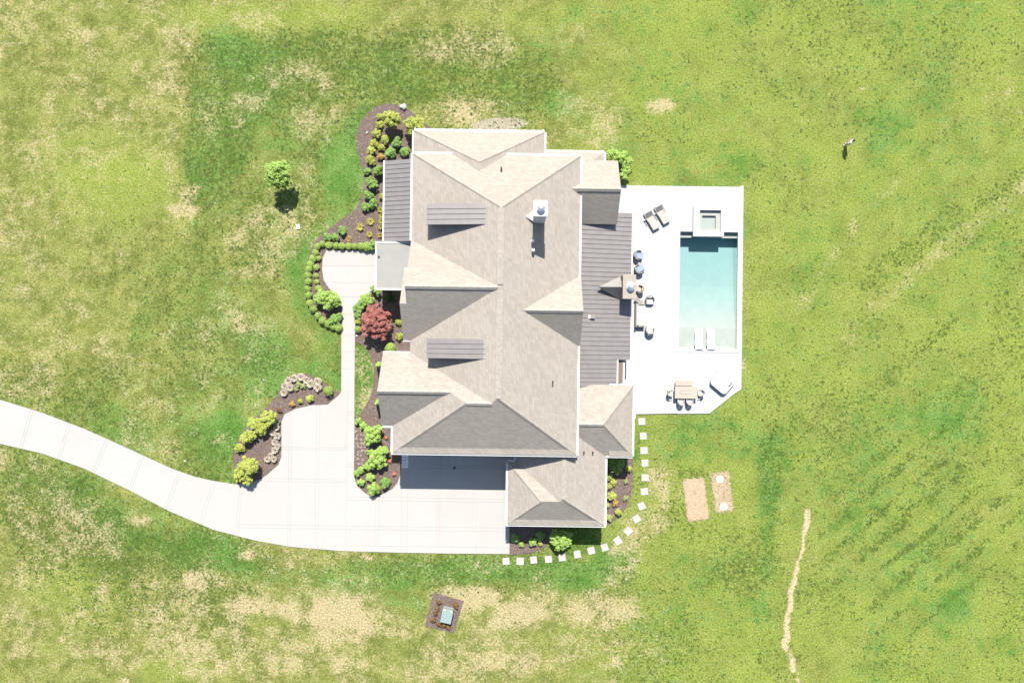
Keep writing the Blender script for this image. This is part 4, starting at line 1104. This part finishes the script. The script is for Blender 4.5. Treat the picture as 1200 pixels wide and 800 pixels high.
# beds of the south wing
big_shrub('dark_hydrangea', F['green'], [(721,546,8,.8),(717,540,6,.8),(726,543,5,.7)], .12, 'green shrub half in shade behind the south east hip roof', seed=117)
limes([(737,549,4.5)], 'small yellow green shrub at the shaded corner by the stepping stones', None, GOLD, 'golden_shrub')
limes([(714,558.5,5),(719,565,4.8),(717,581,6),(725,600,5),(714,606.5,4.6),(714,570,4.3),(712,592,3.4)], 'yellow green shrub lining the east wall of the south wing', 'shrubs lining the south wing', GOLD, 'golden_shrub')
limes([(734,564,3.8),(733.5,584,4.3)], 'small sage shrub on open mulch near the lawn edge by the stepping stones', 'small shrubs near the stepping stones', SG, 'sage_shrub')
limes([(721,589.5,4.4)], 'orange leaved shrub among the shrubs beside the south wing', None, ORS, 'orange_shrub')
limes([(604,630,4.8)], 'round green shrub near the driveway end of the south bed', None, GRN, 'green_shrub')
limes([(611,637.5,3.2)], 'tiny lime shrub on sunlit mulch of the south bed', None, LIME)
limes([(624.5,634.5,5.2)], 'lime and green shrub half in the eave shadow of the south bed', None, LIME)
limes([(633,627,5.2)], 'dark green shrub wholly in the eave shadow of the south bed', None, GRN, 'green_shrub')
limes([(633,637,3.6)], 'pale lime shrub at the lawn end of the south bed', None, GOLD, 'golden_shrub')
big_shrub('hydrangea_shrub', F['lime'], [(656,630,10,.95),(650,628,7,.9),(663,628,7,.9),(656,637,7,.8),(651,634,6,.8),(663,634,6,.8)], .11, 'large round bush half in shade below the south wing eave', seed=118, dens=1900)
# bush behind the east gable
big_shrub('leafy_bush', F['lime'], [(727,185,8,1.0),(735,190,6,.9),(733,199,6,.8),(718,181,6,.9),(731,207,5,.7)], .14, 'bright green bush wrapping the corner behind the east gable', seed=119, dens=1100)

# ------------------------------------------------------------------ utility box bed
ta = R(-12)
for i, (px, py, r) in enumerate([(514,706,4),(512.5,713,3.6),(510,719,3.8),(508,727,4),(514.5,732,3.6),(520,733,4),(525,735,3.4),(533.5,709,4.6)]):
    limes([(px,py,r)], 'scruffy rust brown shrub in the small mulch bed round the green utility box', 'rust shrubs round the utility box', RU, 'rust_shrub')
x, y = G(524,720,.4)
ub = empty('utility_box', (x, y, 0), ta); tag(ub, 'pale green metal utility box on a small mulch bed', 'utility box')
M['ubox'] = simple('green_enamel', (.22,.29,.28), .45, .06)
MB().box(-.5,.5,-.68,.62,.0,.12).build('plinth', M['joint'], ub)
MB().box(-.47,.47,-.62,.58,.12,.72).build('cabinet', M['ubox'], ub, .02)
MB().add([(-.5,-.65,.72),(.5,-.65,.72),(.5,.5,.80),(-.5,.5,.80),(-.5,-.65,.76),(.5,-.65,.76),(.5,.5,.84),(-.5,.5,.84)],[(3,2,1,0),(4,5,6,7),(0,1,5,4),(1,2,6,5),(2,3,7,6),(3,0,4,7)]).build('lid', M['ubox'], ub)
MB().box(-.44,.44,.585,.60,.2,.66).build('door', M['ubox'], ub)
for sx in (-.3,.3): MB().box(sx-.09,sx+.09,.50,.585,.76,.86).build('hinge', M['white'], ub)

# straw mats, tank lids, marker, rocks
M['straw'] = None
def straw_mat():
    m, nt = nodes_of('straw'); t = NT(nt)
    pos = t.n('ShaderNodeNewGeometry').outputs['Position']
    ri = t.n('ShaderNodeNewGeometry').outputs['Random Per Island']
    c = t.mix(ri, (.36,.27,.17), (.56,.44,.31))
    t.out(c, .95, 0, None, .1); return m
M['straw'] = straw_mat()
def straw_patch(corners, label, n, seed, cover=1.0):
    rg = random.Random(seed); mb = MB()
    P = [G(*c) for c in corners]
    for i in range(n):
        u, v = rg.random(), rg.random()
        x = (P[0][0]*(1-u)+P[1][0]*u)*(1-v)+(P[3][0]*(1-u)+P[2][0]*u)*v+rg.gauss(0,.09)
        y = (P[0][1]*(1-u)+P[1][1]*u)*(1-v)+(P[3][1]*(1-u)+P[2][1]*u)*v+rg.gauss(0,.09)
        a = rg.uniform(0,3.14); l = rg.uniform(.08,.2); w = rg.uniform(.012,.03); z = .02+rg.random()*.05
        c, s = math.cos(a), math.sin(a)
        mb.add([(x-c*l,y-s*l,z),(x-s*w,y+c*w,z+.015),(x+c*l,y+s*l,z+rg.uniform(0,.05)),(x+s*w,y-c*w,z)], [(0,1,2,3)])
    o = mb.build('straw_mat', M['straw']); tag(o, label, 'straw')
straw_patch([(801,563),(823,560.5),(830,606),(807,609)], 'dense rectangle of pale straw laid on the lawn', 5200, 1)
straw_patch([(833,556),(854,552.5),(858,597),(839,600)], 'thin straw patch holding two white round lids', 1900, 2)
for px, py in ((843.5,561),(848,593)):
    x, y = G(px, py)
    o = MB().tube((0,0,0),(0,0,.10),.34,.34,20).tube((0,0,.10),(0,0,.13),.30,.24,20).build('tank_lid', M['white']); o.location = (x, y, 0)
    tag(o, 'white round tank lid on the thin straw patch', 'lid', 'white tank lids')
x, y = G(349.5,266); mk = empty('lawn_marker', (x, y, 0), .1); tag(mk, 'small white box lid set in the lawn near the lone tree', 'utility lid')
MB().box(-.17,.17,-.22,.22,-.02,.10).build('box', M['white'], mk, .02); MB().box(-.15,.15,-.20,.20,.10,.13).build('lid', M['white'], mk, .01)
def rock(name, px, py, r, h, mat, label, seed, cat='rock'):
    rg = np.random.default_rng(seed); d = ICO_V*np.array([r, r*.8, h])*(1+.22*(rg.random((len(ICO_V),1))-.5)+.15*np.sin(ICO_V[:,:1]*5+seed))
    d[:,2] = np.maximum(d[:,2]+h*.45, -.02)
    me = bpy.data.meshes.new(name); me.from_pydata(d.tolist(), [], ICO_F.tolist()); me.update()
    o = link_mesh(name, me, mat); x, y = G(px, py); o.location = (x, y, .02); o.rotation_euler = (0,0,seed)
    return tag(o, label, cat)
M['rock'] = simple('pale_limestone', (.42,.41,.39), .9, .2, 5, 0, .5)
rock('rock', 473, 126, .36, .25, M['rock'], 'pale white rock on mulch at the top of the north bed', 3)
rock('rock', 430.5, 155.8, .12, .1, M['rock'], 'tiny pale stone on the mulch near the lawn', 4)
rock('rock', 217.5, 540, .11, .1, M['rock'], 'tiny white stone on the grass beside the driveway', 6)
rock('rock', 388, 464.5, .13, .1, M['rock'], 'small pale stone beside the clipped ball at the walkway corner', 7)
rock('rock', 418.5, 393.5, .15, .12, M['rock'], 'small white stone at the walkway edge below the maple', 8)
# stepping stones
M['paver'] = simple('stepping_stone', (.385,.355,.335), .9, .14, 1.1, 0, .2)
pav = [(593,657,2),(609.5,657,-2),(625.3,655.5,6),(642.7,654.7,6),(658.7,652.7,8),(676.5,649,10),(692.7,644.7,14),(708.5,641,16),(724,633,35),(736,622,42),(746,607.5,30),(751.7,592.5,22),(755,575.5,8),(756,559.3,0),(755.7,542.2,2),(754.6,527.5,0),(753.7,510.5,2),(752,493.5,0)]
pm = None
for i, (px, py, a) in enumerate(pav):
    x, y = G(px, py)
    if pm is None:
        o = MB().prism(rounded(.66,.66,.03,2), -.03, .055).build('stepping_stone', M['paver']); pm = o
    else:
        o = pm.copy(); COL.objects.link(o)
    o.location = (x, y, rr(-.008,.008)); o.rotation_euler = (0,0,R(a)); o.scale = (rr(.95,1.05),rr(.95,1.05),1)
    tag(o, 'square pale stepping stone in the curved path from driveway to patio', 'stepping stone', 'stepping stones round the south wing')

# ------------------------------------------------------------------ patio furniture
M['wicker'] = simple('taupe_wicker', (.25,.225,.20), .8, .2, 14, 0, .5)
M['greyfab'] = simple('grey_sling', (.35,.33,.305), .9, .06, 12)
M['bluefab'] = simple('pale_blue_fabric', (.235,.275,.36), .9, .06, 12)
M['whitefab'] = simple('white_fabric', (.50,.49,.475), .9, .05, 9)
M['teak'] = simple('bleached_teak', (.375,.315,.26), .75, .08, 7)
M['darkframe'] = simple('dark_bronze_frame', (.045,.042,.045), .6, .1)
M['whiteplastic'] = simple('white_resin', (.74,.74,.75), .35, .02)
def place(o, px, py, z=PT, rz=0.0):
    x, y = G(px, py, z); o.location = (x, y, z); o.rotation_euler = (0,0,rz); return o
def cushion(name, x0, x1, y0, y1, z0, z1, mat, parent, b=.05):
    return MB().box(x0,x1,y0,y1,z0,z1).build(name, mat, parent, b)
def legs4(parent, w, d, h, mat, r=.025):
    for sx in (-1,1):
        for sy in (-1,1): MB().tube((sx*w,sy*d,0),(sx*w,sy*d,h),r,r,6).build('leg', mat, parent)
# sun chaises: head end at +y
def chaise(label):
    o = empty('chaise_lounge'); tag(o, label, 'chaise', 'grey chaises on the patio')
    MB().box(-.36,.36,-.98,.45,.26,.32).build('frame', M['greyfab'], o)
    legs4(o, .31, .80, .26, M['wicker'])
    cushion('seat', -.34,.34,-.96,.30,.322,.40,M['greyfab'],o,.03)
    a = R(50); mb = MB()
    L0 = .72; dy, dz = math.cos(a)*L0, math.sin(a)*L0
    mb.add([(-.34,.28,.34),(.34,.28,.34),(.34,.28+dy,.34+dz),(-.34,.28+dy,.34+dz),(-.34,.35,.32),(.34,.35,.32),(.34,.35+dy,.30+dz),(-.34,.35+dy,.30+dz)],[(0,1,2,3),(7,6,5,4),(0,4,5,1),(1,5,6,2),(2,6,7,3),(3,7,4,0)])
    mb.build('backrest', M['greyfab'], o)
    for sx in (-1,1): MB().box(sx*.39-.03,sx*.39+.03,.0,.5,.5,.55).build('armrest', M['wicker'], o)
    MB().box(-.33,.33,.5,.86,.2,.25).build('back_support', M['wicker'], o)
    return o
ax = math.atan2(10, 17)
place(chaise('grey fabric chaise of the pair, the one on the porch side'), 762.5, 258.5, PT, ax)
place(chaise('grey fabric chaise of the pair, the one on the hot tub side'), 774.5, 251.5, PT, ax)
# barrel armchair: back at -x, faces +x
def barrel_chair(name, label, fab, frame, group=None, wide=.40, round_=True):
    o = empty(name); tag(o, label, 'armchair', group)
    pts = []
    n = 14
    for k in range(n+1):
        a = R(70+220*k/n) if round_ else R(70+220*k/n)
        pts.append((math.cos(a)*wide*1.02, math.sin(a)*wide))
    mb = MB(); t_ = .07
    for k in range(n):
        (xa,ya),(xb,yb) = pts[k], pts[k+1]; q = 1-t_/wide
        za = .62+.14*math.sin(math.pi*k/n); zb = .62+.14*math.sin(math.pi*(k+1)/n)
        mb.add([(xa,ya,.22),(xb,yb,.22),(xb*q,yb*q,.22),(xa*q,ya*q,.22),(xa,ya,za),(xb,yb,zb),(xb*q,yb*q,zb),(xa*q,ya*q,za)],
               [(3,2,1,0),(4,5,6,7),(0,1,5,4),(2,3,7,6)]+([(3,0,4,7)] if k == 0 else [])+([(1,2,6,5)] if k == n-1 else []))
    mb.build('shell', frame, o)
    MB().box(-wide*.6,wide*.85,-wide*.78,wide*.78,.2,.3).build('seat_base', frame, o)
    cushion('seat_cushion', -wide*.45,wide*.9,-wide*.68,wide*.68,.302,.44,fab,o,.05)
    cushion('back_cushion', -wide*.80,-wide*.47,-wide*.5,wide*.5,.40,.70,fab,o,.06)
    legs4(o, wide*.55, wide*.55, .2, frame)
    return o
place(barrel_chair('barrel_chair','wicker barrel chair with pale blue cushions farther from the fireplace chimney',M['bluefab'],M['wicker'],None,.46), 747.5, 299.5, PT, R(-16))
place(barrel_chair('barrel_chair','wicker barrel chair with pale blue seat next to the fireplace chimney',M['bluefab'],M['wicker'],None,.46), 748.5, 315.5, PT, R(28))
place(barrel_chair('barrel_chair','pale armchair with its back curved away from the sofa group, nearest the chimney',M['whitefab'],M['wicker'],None,.42), 760.5, 352, PT, R(-90))
place(barrel_chair('barrel_chair','pale armchair south of the white sofa casting a grey shadow',M['whitefab'],M['wicker'],None,.42), 760.5, 386.5, PT, R(90))
place(barrel_chair('barrel_chair','beige armchair partly hidden by the fireplace chimney',M['teak'],M['wicker'],None,.38), 748.5, 339, PT, R(170))
# sofa, faces +x
so = empty('sofa'); tag(so, 'white cushioned sofa with brown frame between the two pale armchairs', 'sofa')
MB().box(-.46,.42,-1.05,1.05,.12,.28).build('frame', M['wicker'], so)
MB().box(-.50,-.38,-1.08,1.08,.10,.74).build('back_frame', M['wicker'], so)
for s in (-1,1):
    MB().box(-.377,.40,s*1.02-.06,s*1.02+.06,.281,.58).build('armrest', M['wicker'], so)
for k in range(3):
    cushion('seat_cushion', -.20,.44,-.94+k*.63,-.33+k*.63,.282,.46,M['whitefab'],so,.05)
    cushion('back_cushion', -.376,-.205,-.94+k*.63,-.33+k*.63,.30,.78,M['whitefab'],so,.05)
legs4(so, .38, .98, .12, M['darkframe'], .03)
place(so, 749.5, 369.5, PT, ROT)
# small slatted side table at the chimney foot
stt = empty('side_table'); tag(stt, 'narrow taupe side table set aslant between chimney and sofa', 'table')
for k in range(4): MB().box(-.40,.40,-.20+k*.10,-.115+k*.10,.42,.45).build('slat', M['wicker'], stt)
legs4(stt, .34, .14, .42, M['wicker'])
place(stt, 747.5, 352.5, PT, R(-42))
# in-pool chaises: S-curved resin shell, head end at -y (south)
def pool_chaise(label):
    o = empty('pool_lounger'); tag(o, label, 'lounger', 'white loungers on the pool ledge')
    prof = [(.95,.10),(.75,.14),(.45,.26),(.15,.30),(-.15,.22),(-.40,.24),(-.65,.40),(-.88,.56),(-1.0,.60)]
    mb = MB(); mb.smooth = True
    vs = []
    for (y, z) in prof: vs += [(-.35,y,z),(.35,y,z)]
    for (y, z) in prof: vs += [(-.35,y,z-.07),(.35,y,z-.07)]
    n = len(prof); f = []
    for k in range(n-1):
        f += [(2*k,2*k+1,2*k+3,2*k+2),(2*n+2*k+2,2*n+2*k+3,2*n+2*k+1,2*n+2*k),(2*k,2*k+2,2*n+2*k+2,2*n+2*k),(2*k+3,2*k+1,2*n+2*k+1,2*n+2*k+3)]
    f += [(1,0,2*n,2*n+1),(2*n-2,2*n-1,4*n-1,4*n-2)]
    mb.add(vs, f); mb.smooth = False; mb.build('shell', M['whiteplastic'], o)
    MB().add([(-.30,.55,0),(.30,.55,0),(.30,-.75,0),(-.30,-.75,0),(-.30,.40,.20),(.30,.40,.20),(.30,-.62,.20),(-.30,-.62,.20)],[(0,1,2,3),(7,6,5,4),(0,4,5,1),(1,5,6,2),(2,6,7,3),(3,7,4,0)]).build('base', M['whiteplastic'], o)
    cushion('headrest', -.24,.24,-.97,-.78,.555,.66,M['whiteplastic'],o,.04)
    return o
place(pool_chaise('white moulded lounger standing in the shallow end of the pool'), 818, 397, -.28, ROT)
place(pool_chaise('white moulded lounger standing in the shallow end of the pool'), 832, 397, -.28, ROT)
# dining set
tb = empty('dining_table'); tag(tb, 'pale wooden dining table with an inset strip on the patio', 'table')
for k in range(6): MB().box(-1.05,1.05,-.56+k*.187,-.56+k*.187+.181,.70,.745).build('plank', M['teak'], tb)
MB().box(-.52,.52,-.14,.14,.746,.757).build('inset_tray', M['wicker'], tb); MB().box(-.49,.49,-.11,.11,.757,.768).build('tray_lid', M['teak'], tb)
MB().box(-.98,.98,-.5,.5,.62,.70).build('apron', M['teak'], tb)
legs4(tb, .95, .47, .62, M['teak'], .045)
place(tb, 802, 459, PT, ROT)
bn = empty('bench'); tag(bn, 'pale wooden bench along the pool side of the dining table', 'bench')
for k in range(4): MB().box(-.82,.82,-.24+k*.12,-.24+k*.12+.112,.42,.46).build('slat', M['teak'], bn)
MB().box(-.76,.76,-.2,.2,.36,.42).build('frame', M['teak'], bn); legs4(bn, .72, .18, .36, M['teak'], .035)
place(bn, 800.5, 448.5, PT, ROT)
def dining_chair(label):
    """faces +y"""
    o = empty('dining_chair'); tag(o, label, 'chair', 'dining chairs round the patio table')
    cushion('seat', -.27,.27,-.22,.26,.40,.47,M['whitefab'],o,.03)
    MB().box(-.26,.26,-.22,.24,.34,.40).build('seat_frame', M['teak'], o)
    mb = MB(); n = 8
    for k in range(n):
        a, b = R(200+140*k/n), R(200+140*(k+1)/n)
        mb.add([(.30*math.cos(a),.10+.40*math.sin(a),.45),(.30*math.cos(b),.10+.40*math.sin(b),.45),(.25*math.cos(b),.10+.34*math.sin(b),.45),(.25*math.cos(a),.10+.34*math.sin(a),.45),
                (.31*math.cos(a),.10+.43*math.sin(a),.80),(.31*math.cos(b),.10+.43*math.sin(b),.80),(.26*math.cos(b),.10+.37*math.sin(b),.80),(.26*math.cos(a),.10+.37*math.sin(a),.80)],
               [(3,2,1,0),(4,5,6,7),(0,1,5,4),(2,3,7,6),(3,0,4,7),(1,2,6,5)])
    mb.build('backrest', M['teak'], o)
    for s in (-1,1): MB().box(s*.29-.03,s*.29+.03,-.1,.22,.60,.64).build('armrest', M['teak'], o)
    legs4(o, .23, .19, .34, M['teak'])
    return o
for px, py, a, lab in ((796.3,470,0,'pale dining chair at the long side of the table away from the pool'),(806.5,470,0,'pale dining chair at the long side of the table away from the pool'),(784.3,460,-90,'pale dining chair at the house end of the table'),(820,459.5,90,'pale dining chair at the daybed end of the table')):
    place(dining_chair(lab), px, py, PT, R(a)+ROT)
# daybed
db = empty('daybed'); tag(db, 'large square white daybed with rounded corners at the cut patio corner', 'daybed')
MB().prism(rounded(1.80,1.72,.34,6), .10, .30).build('base', M['wicker'], db)
o = MB().prism(rounded(1.86,1.78,.36,6), .301, .50).build('mattress', M['whitefab'], db, .05)
cushion('bolster', .56,.74,.05,.52,.50,.64,M['wicker'],db,.05)
for sx in (-1,1):
    for sy in (-1,1): MB().tube((sx*.6,sy*.55,0),(sx*.6,sy*.55,.1),.04,.04,6).build('leg', M['darkframe'], db)
place(db, 845.5, 447, PT, R(-40))
# small dark wedge on the shaded drive and pale slab at the garage corner
x, y = G(532.5,547.5); wd = MB().add([(-.17,-.1,0),(.17,-.1,0),(0,.12,0),(0,0,.16)],[(0,2,1),(0,1,3),(1,2,3),(2,0,3)]).build('black_wedge', M['black']); wd.location = (x, y, .063)
tag(wd, 'small black wedge on the shaded garage apron', 'wheel chock')
x, y = G(474.8,540.5); sp = empty('splash_pad', (x, y, .062), ROT); tag(sp, 'pale rough stone pad on the drive beside the garage corner', 'stone pad')
rgp = random.Random(3)
for k in range(5):
    for j in range(2):
        MB().prism([(a+rgp.uniform(-.03,.03)-.30+j*.32, b+rgp.uniform(-.03,.03)-.60+k*.25) for a, b in ((0.01,.01),(.29,.01),(.29,.22),(.01,.22))], 0, .05+rgp.random()*.03).build('stone', M['white'], sp)

# ------------------------------------------------------------------ the person on the lawn
M['skin'] = simple('skin', (.42,.26,.19), .6, .05)
M['shirt'] = simple('white_shirt', (.62,.61,.62), .9, .05)
M['khaki'] = simple('khaki_trousers', (.42,.36,.26), .9, .06)
M['hair'] = simple('dark_hair', (.03,.022,.018), .7, .1)
def skin_obj(name, joints, edges, mat, parent, root=0):
    me = bpy.data.meshes.new(name); me.from_pydata([j[:3] for j in joints], edges, []); me.update()
    o = link_mesh(name, me, mat, parent)
    bm_ = bmesh.new(); bm_.from_mesh(me); ly = bm_.verts.layers.skin.verify()
    bm_.verts.ensure_lookup_table()
    for v, j in zip(bm_.verts, joints):
        v[ly].radius = (j[3], j[4] if len(j) > 4 else j[3]); v[ly].use_root = (v.index == root)
    bm_.to_mesh(me); bm_.free()
    o.modifiers.new('skin', 'SKIN').use_smooth_shade = True
    o.modifiers.new('sub', 'SUBSURF').levels = 1
    o.modifiers['sub'].render_levels = 2
    return o
px_, py_ = G(990.5, 170.5)
pr = empty('person', (px_, py_, .01), R(135)); tag(pr, 'person in white shirt and khaki trousers standing on the open lawn', 'person')
# faces +x in its own frame, arms bent forward holding a controller
J = [(0,0,.95,.13,.15),(0,0,1.15,.11,.14),(0,0,1.36,.12,.17),(0.01,0,1.48,.06),(.02,0,1.56,.055),(.03,0,1.66,.095,.08),(.03,0,1.76,.07)]
E = [(0,1),(1,2),(2,3),(3,4),(4,5),(5,6)]
for s in (1,-1):
    b = len(J)
    J += [(0,s*.10,.90,.095),(.01,s*.11,.50,.062),(0,s*.12,.10,.045),(.05,s*.125,.05,.045),(.17,s*.14,.04,.035)]
    E += [(0,b),(b,b+1),(b+1,b+2),(b+2,b+3),(b+3,b+4)]
    b = len(J)
    J += [(0,s*.20,1.42,.065),(.04,s*.25,1.15,.045),(.28,s*.10,1.12,.034),(.34,s*.07,1.13,.03)]
    E += [(2,b),(b,b+1),(b+1,b+2),(b+2,b+3)]
    for q in range(4):   # fingers
        c = len(J); J += [(.38+.004*q,s*(.045+.0*q)+s*.012*q,1.16-.018*q,.011),(.41,s*(.02+.012*q),1.165-.018*q,.009)]
        E += [(b+3,c),(c,c+1)]
    c = len(J); J += [(.35,s*.045,1.165,.011),(.37,s*.03,1.175,.009)]; E += [(b+3,c),(c,c+1)]
skin_obj('body', J, E, M['skin'], pr)
skin_obj('shirt', [(0,0,.90,.145,.165),(0,0,1.15,.135,.165),(0,0,1.37,.14,.185),(.0,0,1.47,.09,.1),(0,.20,1.43,.085),(.03,.245,1.22,.07),(0,-.20,1.43,.085),(.03,-.245,1.22,.07)], [(0,1),(1,2),(2,3),(2,4),(4,5),(2,6),(6,7)], M['shirt'], pr)
skin_obj('trousers', [(0,0,.96,.14,.16),(0,.10,.88,.11),(.01,.11,.50,.085),(0,.12,.08,.075),(0,-.10,.88,.11),(.01,-.11,.50,.085),(0,-.12,.08,.075)], [(0,1),(1,2),(2,3),(0,4),(4,5),(5,6)], M['khaki'], pr)
hv = ICO_V*np.array([.125,.105,.125])+np.array([.005,0,1.735])
hf = [f for f in ICO_F.tolist() if np.mean([ICO_V[i][2] for i in f]) > -.15 and not (np.mean([ICO_V[i][0] for i in f]) > .55 and np.mean([ICO_V[i][2] for i in f]) < .45)]
me = bpy.data.meshes.new('hair'); me.from_pydata(hv.tolist(), [], hf); me.update(); link_mesh('hair', me, M['hair'], pr)
for s in (1,-1):
    MB().tube((.115,s*.035,1.695),(.125,s*.035,1.695),.012,.010,8).build('eye', M['hair'], pr)
    MB().tube((.03,s*.085,1.64),(.03,s*.098,1.70),.016,.022,8).build('ear', M['skin'], pr)
    MB().box(-.07,.22,s*.125-.045,s*.125+.045,0,.085).build('shoe', M['khaki'], pr, .02)
MB().add([(.115,-.016,1.645),(.115,.016,1.645),(.145,0,1.648),(.115,0,1.69)],[(0,1,2),(0,2,3),(1,3,2)]).build('nose', M['skin'], pr)
MB().box(.108,.122,-.025,.025,1.612,1.622).build('mouth', M['pink'] if 'pink' in M else M['skin'], pr)
ctrl = empty('drone_controller', (px_, py_, .01), R(135)); tag(ctrl, 'small dark remote controller in the hands of the person', 'controller')
MB().box(.35,.43,-.09,.09,1.115,1.155).build('body', M['black'], ctrl, .01)
for s in (1,-1): MB().tube((.40,s*.05,1.15),(.40,s*.05,1.18),.008,.008,6).build('stick', M['black'], ctrl)

# ------------------------------------------------------------------ weeds and rank grass: uncountable, one mass
N = 90000
wx = rng.uniform(-50, 50, N); wy = rng.uniform(-34, 34, N)
ix = np.clip(np.searchsorted(gx, wx), 0, nx-1); iy = np.clip(np.searchsorted(gy, wy), 0, ny-1)
dens = dark[iy, ix]*.9 + .02 + .12*green[iy, ix]
nz = vnoise(wx*2.2, wy*2.2, 5); dens = dens*sst(.35, .75, nz)*1.6
dens = dens*(1-np.clip(bare[iy, ix]*1.5, 0, 1))
def blocked(x, y):
    px, py = 600+x*PPM, 400-y*PPM
    b = (px > 690) & (px < 873) & (py > 215) & (py < 492)
    b |= (px > 430) & (px < 745) & (py > 150) & (py < 655)
    return b
def in_px(poly, px, py):
    ins = np.zeros(px.shape, bool); n = len(poly)
    for i in range(n):
        (x0,y0),(x1,y1) = poly[i], poly[(i+1)%n]
        ins ^= ((y0 > py) != (y1 > py)) & (px < (x1-x0)*(py-y0)/((y1-y0) if y1 != y0 else 1e-9)+x0)
    return ins
wpx, wpy = 600+wx*PPM, 400-wy*PPM
ok = (rng.random(N) < dens) & ~blocked(wx, wy) & ~in_px(drive_px, wpx, wpy) & ~in_px(walk_px, wpx, wpy)
for ob in [o for o in bpy.data.objects if o.name.startswith('planting_bed')]:
    pl = [(600+v.co.x*PPM, 400-v.co.y*PPM) for v in ob.data.vertices][:len(ob.data.vertices)//2]
    ok &= ~in_px(pl, wpx, wpy)
ok &= ~((wpx > 798) & (wpx < 860) & (wpy > 550) & (wpy < 611))
wx, wy = wx[ok], wy[ok]; n = len(wx)
B = 7
a = rng.uniform(0, 2*np.pi, (n, B)); r = rng.uniform(.07, .17, (n, 1))*rng.uniform(.6, 1.2, (n, B)); h = rng.uniform(.02, .07, (n, 1))*rng.uniform(.6, 1.2, (n, B))
ca, sa = np.cos(a), np.sin(a); w = .035
bx = wx[:, None]+ca*.01; by = wy[:, None]+sa*.01
v = np.stack([np.stack([bx-sa*w, by+ca*w, np.zeros_like(bx)], -1), np.stack([bx+sa*w, by-ca*w, np.zeros_like(bx)], -1), np.stack([wx[:, None]+ca*r, wy[:, None]+sa*r, h], -1)], 2).reshape(-1, 3)
tri = np.arange(len(v)).reshape(-1, 3)
me = bpy.data.meshes.new('rank_grass')
me.vertices.add(len(v)); me.vertices.foreach_set('co', v.astype(np.float32).ravel())
me.loops.add(tri.size); me.loops.foreach_set('vertex_index', tri.astype(np.int32).ravel())
me.polygons.add(len(tri)); me.polygons.foreach_set('loop_start', np.arange(0, tri.size, 3, dtype=np.int32)); me.update(calc_edges=True)
F['weed'] = foliage('weed_blades', (.050,.095,.015), (.110,.165,.032), None, .3)
o = link_mesh('rank_grass', me, F['weed']); tag(o, 'darker green clumps of rank grass and weeds scattered through the lawn', 'grass', None, 'stuff')
